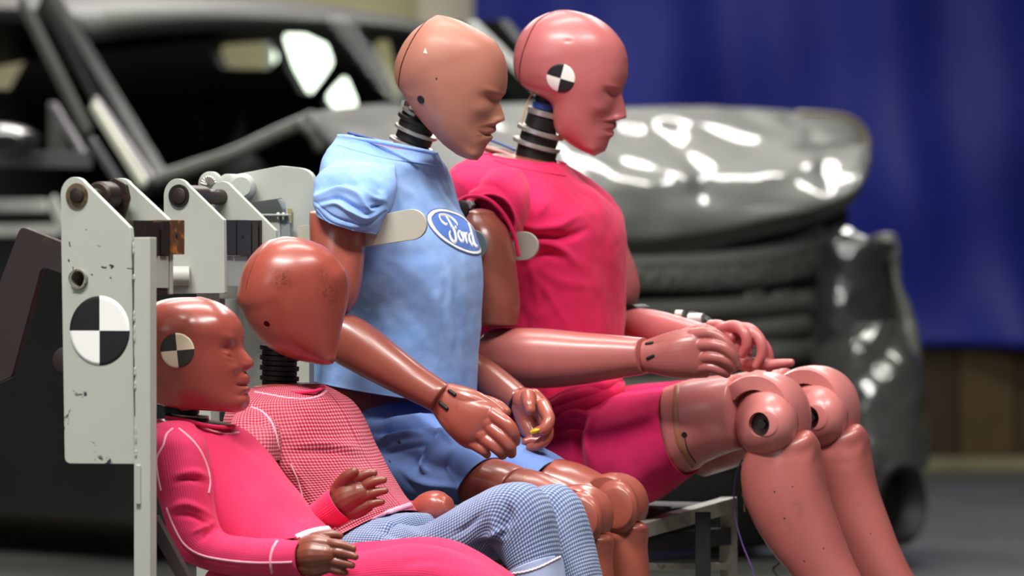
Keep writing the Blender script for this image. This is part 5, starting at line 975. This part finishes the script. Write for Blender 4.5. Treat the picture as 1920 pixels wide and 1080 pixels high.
fp = plate('side_plate', plR, ears(143, 366, 26.5, 34) + [(247, 427), (249.5, 448), (255, 870), (124.5, 869)], 0, .010, gpaint, rigA, rad=[0] * 12 + [3, 2, 0, 14])
ho = boolean(fp.data.copy(), [lathe('c', plR.P(146, 523, 0) - plR.r * .05, plR.r, [(0, .0004), (0, .0135), (.1, .0135), (.1, .0004)], None, raw=True)]); 
ho.materials.clear(); ho.materials.append(gpaint); fp.data = ho
for p in fp.data.polygons: p.use_smooth = False
lathe('tube_sleeve', plR.P(146, 523, -.009), plR.r, [(0, .0118), (0, .0145), (.001, .0152), (.11, .0152), (.11, .0118), (.0, .0118)], rusty('tube_edge', (150, 146, 136), (96, 84, 72), .5, .5, .4, 80), fp)
lathe('tube_inside', plR.P(146, 523, .06), plR.r, [(0, .0005), (0, .0117), (.003, .0117), (.003, .0005)], M['black'], fp)
bp = plate('side_plate', plR, ears(229, 368, 25, 34) + [(322, 415), (322, 552), (204, 552)], .130, .010, gside, rigA, rad=[0] * 12 + [2, 2, 2])
pc = plR.P(142, 366, -.012)
lathe('pivot_pin', pc, plR.r, disc_prof(0, .165, .0112, .0015), dst, rigA, n=32)
lathe('washer', plR.P(143, 367, -.0075), plR.r, [(0, .011), (0, .0182), (.0015, .0188), (.003, .0188), (.003, .011), (0, .011)], bronze, rigA)
lathe('pivot_collar', pc + plR.r * .062, plR.r, [(0, .011), (0, .018), (.004, .0215), (.036, .0215), (.040, .018), (.040, .011)], dst, rigA)
hk = plate('hook_plate', plR, [(196, 345), (215, 333), (238, 345), (244, 372), (230, 420), (218, 420), (196, 385)], .100, .007, dst, rigA, rad=[10, 12, 12, 10, 3, 3, 8])
for a_, b_, y0, y1, m in ((250, 288, 413, 478, dst), (289.5, 300, 416, 478, dst), (303.5, 317, 414, 478, dst), (318, 345, 412.5, 477, rst)):
    kwid = sum(w for w in []) if False else 0
A0 = plR.P(249, 445, .012)
def stack(pl, t0, base_px, specs, parent):
    """jaw blocks set side by side between the two side plates"""
    O = pl.P(base_px, 445, t0); out = []
    for (a_, b_, y0, y1, m, proud, nm) in specs:
        # lateral runs that land on the pixels a_, b_
        def run(px):
            w = 0.0
            for _ in range(12): w += (px - topx(O + pl.r * w)[0]) * (O[1] + w * pl.cs + 9) / FPX / (pl.sn * .86)
            return w
        w0, w1 = run(a_), run(b_); mid = O + pl.r * (w0 + w1) / 2; sc = (mid[1] + 9) / FPX; zt, zb = .8 - (y0 - 540) * sc, .8 - (y1 - 540) * sc
        c = np.array([mid[0], mid[1], (zt + zb) / 2]) + pl.f * (proud - .02); out.append(box(nm, c, pl.f * .02, pl.r * abs(w1 - w0) / 2, Zv * (zt - zb) / 2, m, parent, .0008))
    return out
sb = stack(plR, .008, 249, [(250, 288, 413, 478, dst, 0, 'jaw_block'), (289.5, 300, 416, 478, dst, -.001, 'jaw_block'), (303.5, 317, 414, 478, dst, .001, 'jaw_block'), (318.5, 344, 412.5, 477, rst, .002, 'jaw_block'), (288, 321, 480, 540, gside, -.004, 'cross_member'), (288, 321, 541, 553, dst, -.006, 'cross_member')], rigA)
sb[3]['label'] = 'orange rusty jaw block'
lathe('screw_hole', plR.P(322, 443, .135), plR.f, disc_prof(-.002, .0012, .0032, .0004), M['black'], sb[3], n=16)
jaw = bvh(sb[3]); h_ = hit(jaw, 331, 443)
if h_[0] is not None: lathe('screw_hole', np.array(h_[0]), plR.f, disc_prof(-.002, .0006, .0036, .0003), M['black'], sb[3], n=16)
# post: welded angle running down to the floor
zt = .8 - (445 - 540) * spx(plR, 268, 0); c0 = plR.P(266, 540, .0)
def post(name, px0, px1, top, pl, t, rs, m, parent, bottom=0.0):
    a, b = pl.P(px0, 540, t), pl.P(px1, 540, t); cx = (a + b) / 2; sc = (cx[1] + 9) / FPX; zt = .8 - (top - 540) * sc
    c = np.array([cx[0], cx[1], (zt + bottom) / 2]) + pl.r * rs / 2; return box(name, c, pl.f * np.linalg.norm(b - a) / 2, pl.r * rs / 2, Zv * (zt - bottom) / 2, m, parent, .0012)
po = post('post', 251, 281, 445, plR, -.006, .020, gpaint, rigA)
bvP = bvh(po, fp); 
for y0, y1 in ((456, 476), (516, 524), (584, 602), (612, 640), (690, 704), (716, 730), (800, 830), (845, 856)):
    rw = [plR.P(250 + .012 * (y - 445), y, -.0065) for y in np.linspace(y0, y1, 5)]; tube('weld_bead', rw, [.0013, .0018, .0014, .0019, .0012], gside, po, n=8, sub=2)
ribbon('weld_gap', bvP, [(249.5, 500), (250.5, 600), (252, 700), (253, 780)], .0012, M['black'], po, off=.0001)
post('post_shim', 253.5, 262, 872, plR, -.010, .006, gside, po, bottom=.8 - (945 - 540) * spx(plR, 258, 0))
sticker('target_sticker', bvh(fp), 187, 620, .0510, [M['tblack'], flat('target_bright_white', (252, 252, 250), .45)], fp, tilt=90.0, off=.0006)
bf = bvh(fp)
for L, w in (([(130, 453), (131, 460), (132, 463)], .0022), ([(137, 500), (137, 506)], .002), ([(128, 486), (130, 491)], .003), ([(190, 500), (196, 502), (200, 501)], .003), ([(205, 497), (212, 499), (208, 503)], .0035), ([(171, 514), (174, 516)], .0028), ([(206, 519), (209, 523)], .002), ([(182, 460), (186, 462), (190, 461)], .0008), ([(238, 503), (248, 504)], .0018), ([(160, 430), (163, 431)], .0014), ([(196, 373), (202, 378)], .0025), ([(136, 548), (142, 550)], .0012)):
    L = [L[0], ((L[0][0] + L[-1][0]) / 2, (L[0][1] + L[-1][1]) / 2), L[-1]] if len(L) == 2 else L
    ribbon('paint_chip', bf, L, w, flat('chip_dark', (52, 44, 56), .6) if 'chip_dark' not in bpy.data.materials else bpy.data.materials['chip_dark'], fp, off=-.0001, th=.0003)
# second bracket
rigB = thing('steel_bracket', 'second light grey steel bracket with dark pivot pin, right of the near one', 'bracket', tuple(plR.P(360, 1500, .75)))
tB = .765
plate('side_plate', plR, ears(335, 368, 25.5, 33) + [(422, 412.5), (424, 550), (324, 551), (311, 530)], tB, .010, gside, rigB, rad=[0] * 12 + [2, 3, 12, 3])
plate('side_plate', plR, ears(419, 373, 25, 33) + [(519, 432), (519, 560), (394, 560)], tB + .135, .010, gside, rigB, rad=[0] * 12 + [2, 2, 2])
pc = plR.P(334, 367, tB - .012); lathe('pivot_pin', pc, plR.r, disc_prof(0, .16, .0128, .0015), dst, rigB, n=32)
lathe('circlip', plR.P(334, 367, tB - .009), plR.r, [(0, .0128), (0, .0182), (.002, .0186), (.004, .0186), (.004, .0128), (0, .0128)], M['black'], rigB)
lathe('pivot_collar', pc + plR.r * .03, plR.r, disc_prof(0, .05, .0178), dst, rigB)
sb2 = stack(plR, tB + .008, 423, [(424, 443, 412.5, 479, dst, 0, 'jaw_block'), (444.5, 470, 412.5, 479, dst, .0008, 'jaw_block'), (473, 484, 413, 478, dst, 0, 'jaw_block'), (487, 498, 413, 476, dst, .0006, 'jaw_block'), (499.5, 509, 413, 476, dst, 0, 'jaw_block'), (425, 470, 480, 537, gside, -.006, 'cross_member')], rigB)
for px in (456, 494):
    j = hit(bvh(*sb2), px, 443)
    if j[0] is not None: lathe('screw_hole', np.array(j[0]), plR.f, disc_prof(-.002, .0006, .0036, .0003), M['black'], sb2[1], n=16)
lathe('round_boss', plR.P(356, 517, tB - .010), -(plR.r * .5 + plR.f * .9), disc_prof(0, .085, .0157, .002), gside, rigB)
post('post', 368, 395, 546, plR, tB + .02, .03, gside, rigB); 
# back plate behind the heads
rigC = thing('back_plate', 'upright grey steel plate behind the two child-sized heads', 'plate', tuple(plR.P(460, 1480, .90)))
plate('panel', plR, [(425, 540), (497, 540), (497, 1400), (425, 1400)], .97, .012, gside, rigC, rad=3); 
post('post', 560, 588, 640, plR, 1.02, .03, gside, rigC); post('post', 430, 450, 560, plR, .96, .02, gside, rigC); post('dark_post', 396, 424, 556, plR, 1.0, .02, dplate, rigC)
# third bracket: large rounded plate
tC = 1.02
rigD = thing('steel_bracket', 'large rounded light grey plate with square cutout behind the light blue sleeve', 'bracket', tuple(plR.P(560, 1440, tC)))
bigp = plate('side_plate', plR, [(430, 330), (530, 311), (594, 318), (595, 450), (588, 700), (430, 700)], tC, .012, gside, rigD, rad=[24, 10, 56, 6, 3, 3], holes=[[(468, 381), (531, 372), (538.5, 380), (541, 452), (468, 452)]])
sl = flat('slate_grey_paint', (134, 142, 142), .5)
rbk = plate('slate_box', plR, [(474, 381), (528, 373), (538, 392), (540, 460), (470, 460)], tC + .05, .03, sl, rigD, rad=4)
plate('clip_plate', plR, [(490, 402), (511, 402), (511, 446), (494, 446)], tC - .03, .004, gside, rigD, rad=2); plate('clip_plate', plR, [(510, 405), (526, 405), (526, 446), (510, 446)], tC - .028, .006, gside, rigD, rad=1); plate('clip_plate', plR, [(527, 404), (541, 404), (546, 448), (528, 448)], tC - .026, .006, sl, rigD, rad=1)
bar('clip_ledge', plR.P(486, 403, tC - .034), plR.P(543, 403, tC - .034), .012, .003, gside, rigD)
plate('yellow_tab', plR, [(540, 390), (547, 391), (547, 418), (541, 424)], tC - .012, .004, flat('olive_tab', (150, 142, 92), .6), rigD, rad=1)
for x in (521.5, 531): tube('clip_tongue', [plR.P(x, 402, tC - .036), plR.P(x, 411, tC - .036)], [.0035, .0012], gside, rigD, n=8, sub=2, smooth=False)
ear = lathe('round_ear', plR.P(392, 345, tC - .055), plR.r, disc_prof(0, .012, .021, .002), gside, rigD)
for k2 in range(9):
    a = R(20 + k2 * 18); c = plR.P(391, 348, tC - .06); d = plR.f * cos(a) + Zv * sin(a); tube('spline_tooth', [c + d * .004, c + d * .014], [.0012, .003], M['alu'], ear, n=6, sub=1, smooth=False)
lathe('round_boss', plR.P(452, 350, tC - .05), plR.r + plR.f * -.4, [(0, .001), (0, .016), (.006, .021), (.02, .0225), (.03, .0205), (.05, .0205), (.05, .001)], gside, rigD); lathe('round_boss', plR.P(425, 346, tC - .045), plR.r, disc_prof(0, .05, .018, .003), gside, rigD)
# rusty arm on the left
arm = plate('bent_steel_arm', plR, [(43, 424), (150, 466), (150, 524), (82, 500), (26, 706), (-90, 760), (-60, 700)], .17, .014, dplate, None, rad=[14, 0, 0, 14, 14, 5, 5]); tag(arm, 'bent rusty dark steel arm left of the near bracket', 'bracket')
kn = lathe('dark_steel_knob', plR.P(118, 676, .17), plR.r, disc_prof(0, .03, .02, .004), dplate, None); tag(kn, 'small dark round steel knob behind the near grey plate', 'knob')
dg = bar('diagonal_brace', plR.P(286, 972, .06), plR.P(372, 1130, .06), .02, .012, dplate, None, up=tuple(plR.r)); tag(dg, 'thin dark diagonal steel brace low behind the near post', 'brace')
# ================================================================== bench with shoulder guide plates
bench = thing('test_bench', 'steel test bench with seat pads and flat shoulder guide plates under the dummies', 'bench', tuple(plM.P(1040, 1560, -.5)))
pad = paint('seat_pad_black', (24, 24, 26), .6); almat = rusty('worn_aluminium', (168, 168, 158), (110, 106, 96), .56, .4, .5, 25)
def padbox(pl, px, ztop, half, name='seat_pad', x0=-.22, x1=.20, th=.05):
    c = pl.P(px, 540, 0); c = np.array([c[0], c[1], ztop - th / 2]); return box(name, c + pl.f * (x0 + x1) / 2, pl.f * (x1 - x0) / 2, pl.r * half, Zv * th / 2, pad, bench, .012)
padbox(plM, 1060, .425, .21); padbox(plF, 830, .405, .19); padbox(plT, 700, .330, .17); padbox(plC, 530, .300, .15)
gm = paint('guide_plate_grey', (188, 186, 172), .45, mottled=.05)
# guide plates run along the sides of the chest back to the bench's back rail
g1 = plate('guide_plate', plF, [(560, 424), (722, 401)] + [(772 + 29 * cos(R(a)), 421 - 29 * sin(R(a))) for a in np.linspace(98, -82, 16)] + [(683, 463), (560, 483)], -.195, .006, gm, bench)
g2 = plate('guide_plate', plF, [(640, 438)] + [(887 + 27 * cos(R(a)), 460 - 29 * sin(R(a))) for a in np.linspace(90, -90, 16)] + [(640, 492)], .128, .006, paint('guide_plate_dull', (128, 140, 134), .5, mottled=.1), bench)
g3 = plate('guide_plate', plM, [(860, 442)] + [(982 + 28 * cos(R(a)), 461 - 27 * sin(R(a))) for a in np.linspace(95, -90, 16)] + [(860, 492)], -.217, .006, gm, bench)
for pl_, px, t in ((plF, 566, -.195), (plF, 645, .128), (plM, 866, -.217)):
    a = pl_.P(px, 460, t); box('guide_post', np.array([a[0], a[1], a[2] / 2]) + pl_.r * .012, pl_.f * .012, pl_.r * .009, Zv * a[2] / 2, gside, bench, .001)
# end frame of the seat, seen under the far knees
A = atY(1150, 1008, -.34); B = atY(1366, 946, .02)
bar('seat_rail', A, B, .028, .026, almat, bench); 
bar('seat_leg', B + np.array([0, 0, .013]), np.array([B[0], B[1], 0]), .03, .026, almat, bench, up=(0, 1, 0))
bar('cross_bar', atY(1150, 1062, -.33), atY(1362, 1062, 0), .016, .012, almat, bench); bar('cross_bar', atY(1150, 1026, -.33), atY(1362, 1005, 0), .02, .03, pad, bench)
bar('seat_leg', atY(1318, 960, -.2), atY(1318, 1500, -.2), .026, .02, pad, bench, up=(0, 1, 0)); bar('seat_leg', A, np.array([A[0], A[1], 0]), .03, .026, almat, bench, up=(0, 1, 0))
for pl_, px, z in ((plF, 740, .355), (plT, 620, .28), (plC, 450, .25), (plM, 960, .375)):
    for tt in (-.12, .12):
        c = pl_.P(px, 540, tt); bar('seat_leg', (c[0], c[1], z), (c[0], c[1], 0), .03, .03, pad, bench, up=(0, 1, 0))
cord = tube('purple_cord', [plM.P(x, y, t) for x, y, t in ((1392, 862, -.06), (1380, 890, -.06), (1376, 930, -.06), (1380, 975, -.055), (1392, 1020, -.05), (1404, 1050, -.05), (1416, 1090, -.05), (1425, 1200, -.04), (1418, 1350, -.04), (1400, 1495, -.03))], .0013, flat('purple_cord', (112, 84, 156), .6), None, n=8); tag(cord, 'thin purple cord hanging from under the crimson dummy\'s near knee', 'cord')
kt = plate('brass_key', plM, [(1391, 923), (1399, 923), (1401, 931), (1397, 936), (1398, 960), (1394, 960), (1394, 936), (1390, 930)], -.05, .0025, rusty('brass', (150, 120, 70), (90, 70, 40), .6, .4, .6), None, rad=1); tag(kt, 'small brass key hanging behind the crimson dummy\'s near shin', 'key')
tube('string', [plM.P(1395, 924, -.05), plM.P(1393, 905, -.05), plM.P(1400, 880, -.05)], .0008, M['tblack'], kt, n=6)
cb = tube('grey_cable', [plM.P(x, y, .03) for x, y in ((1412, 900), (1418, 960), (1440, 1010), (1462, 1050), (1450, 1066), (1458, 1080), (1480, 1120), (1500, 1300), (1490, 1490))], .0022, flat('grey_cable', (60, 64, 74), .5), None, n=8); tag(cb, 'thin grey cable looping down behind the crimson dummy\'s shins', 'cable')
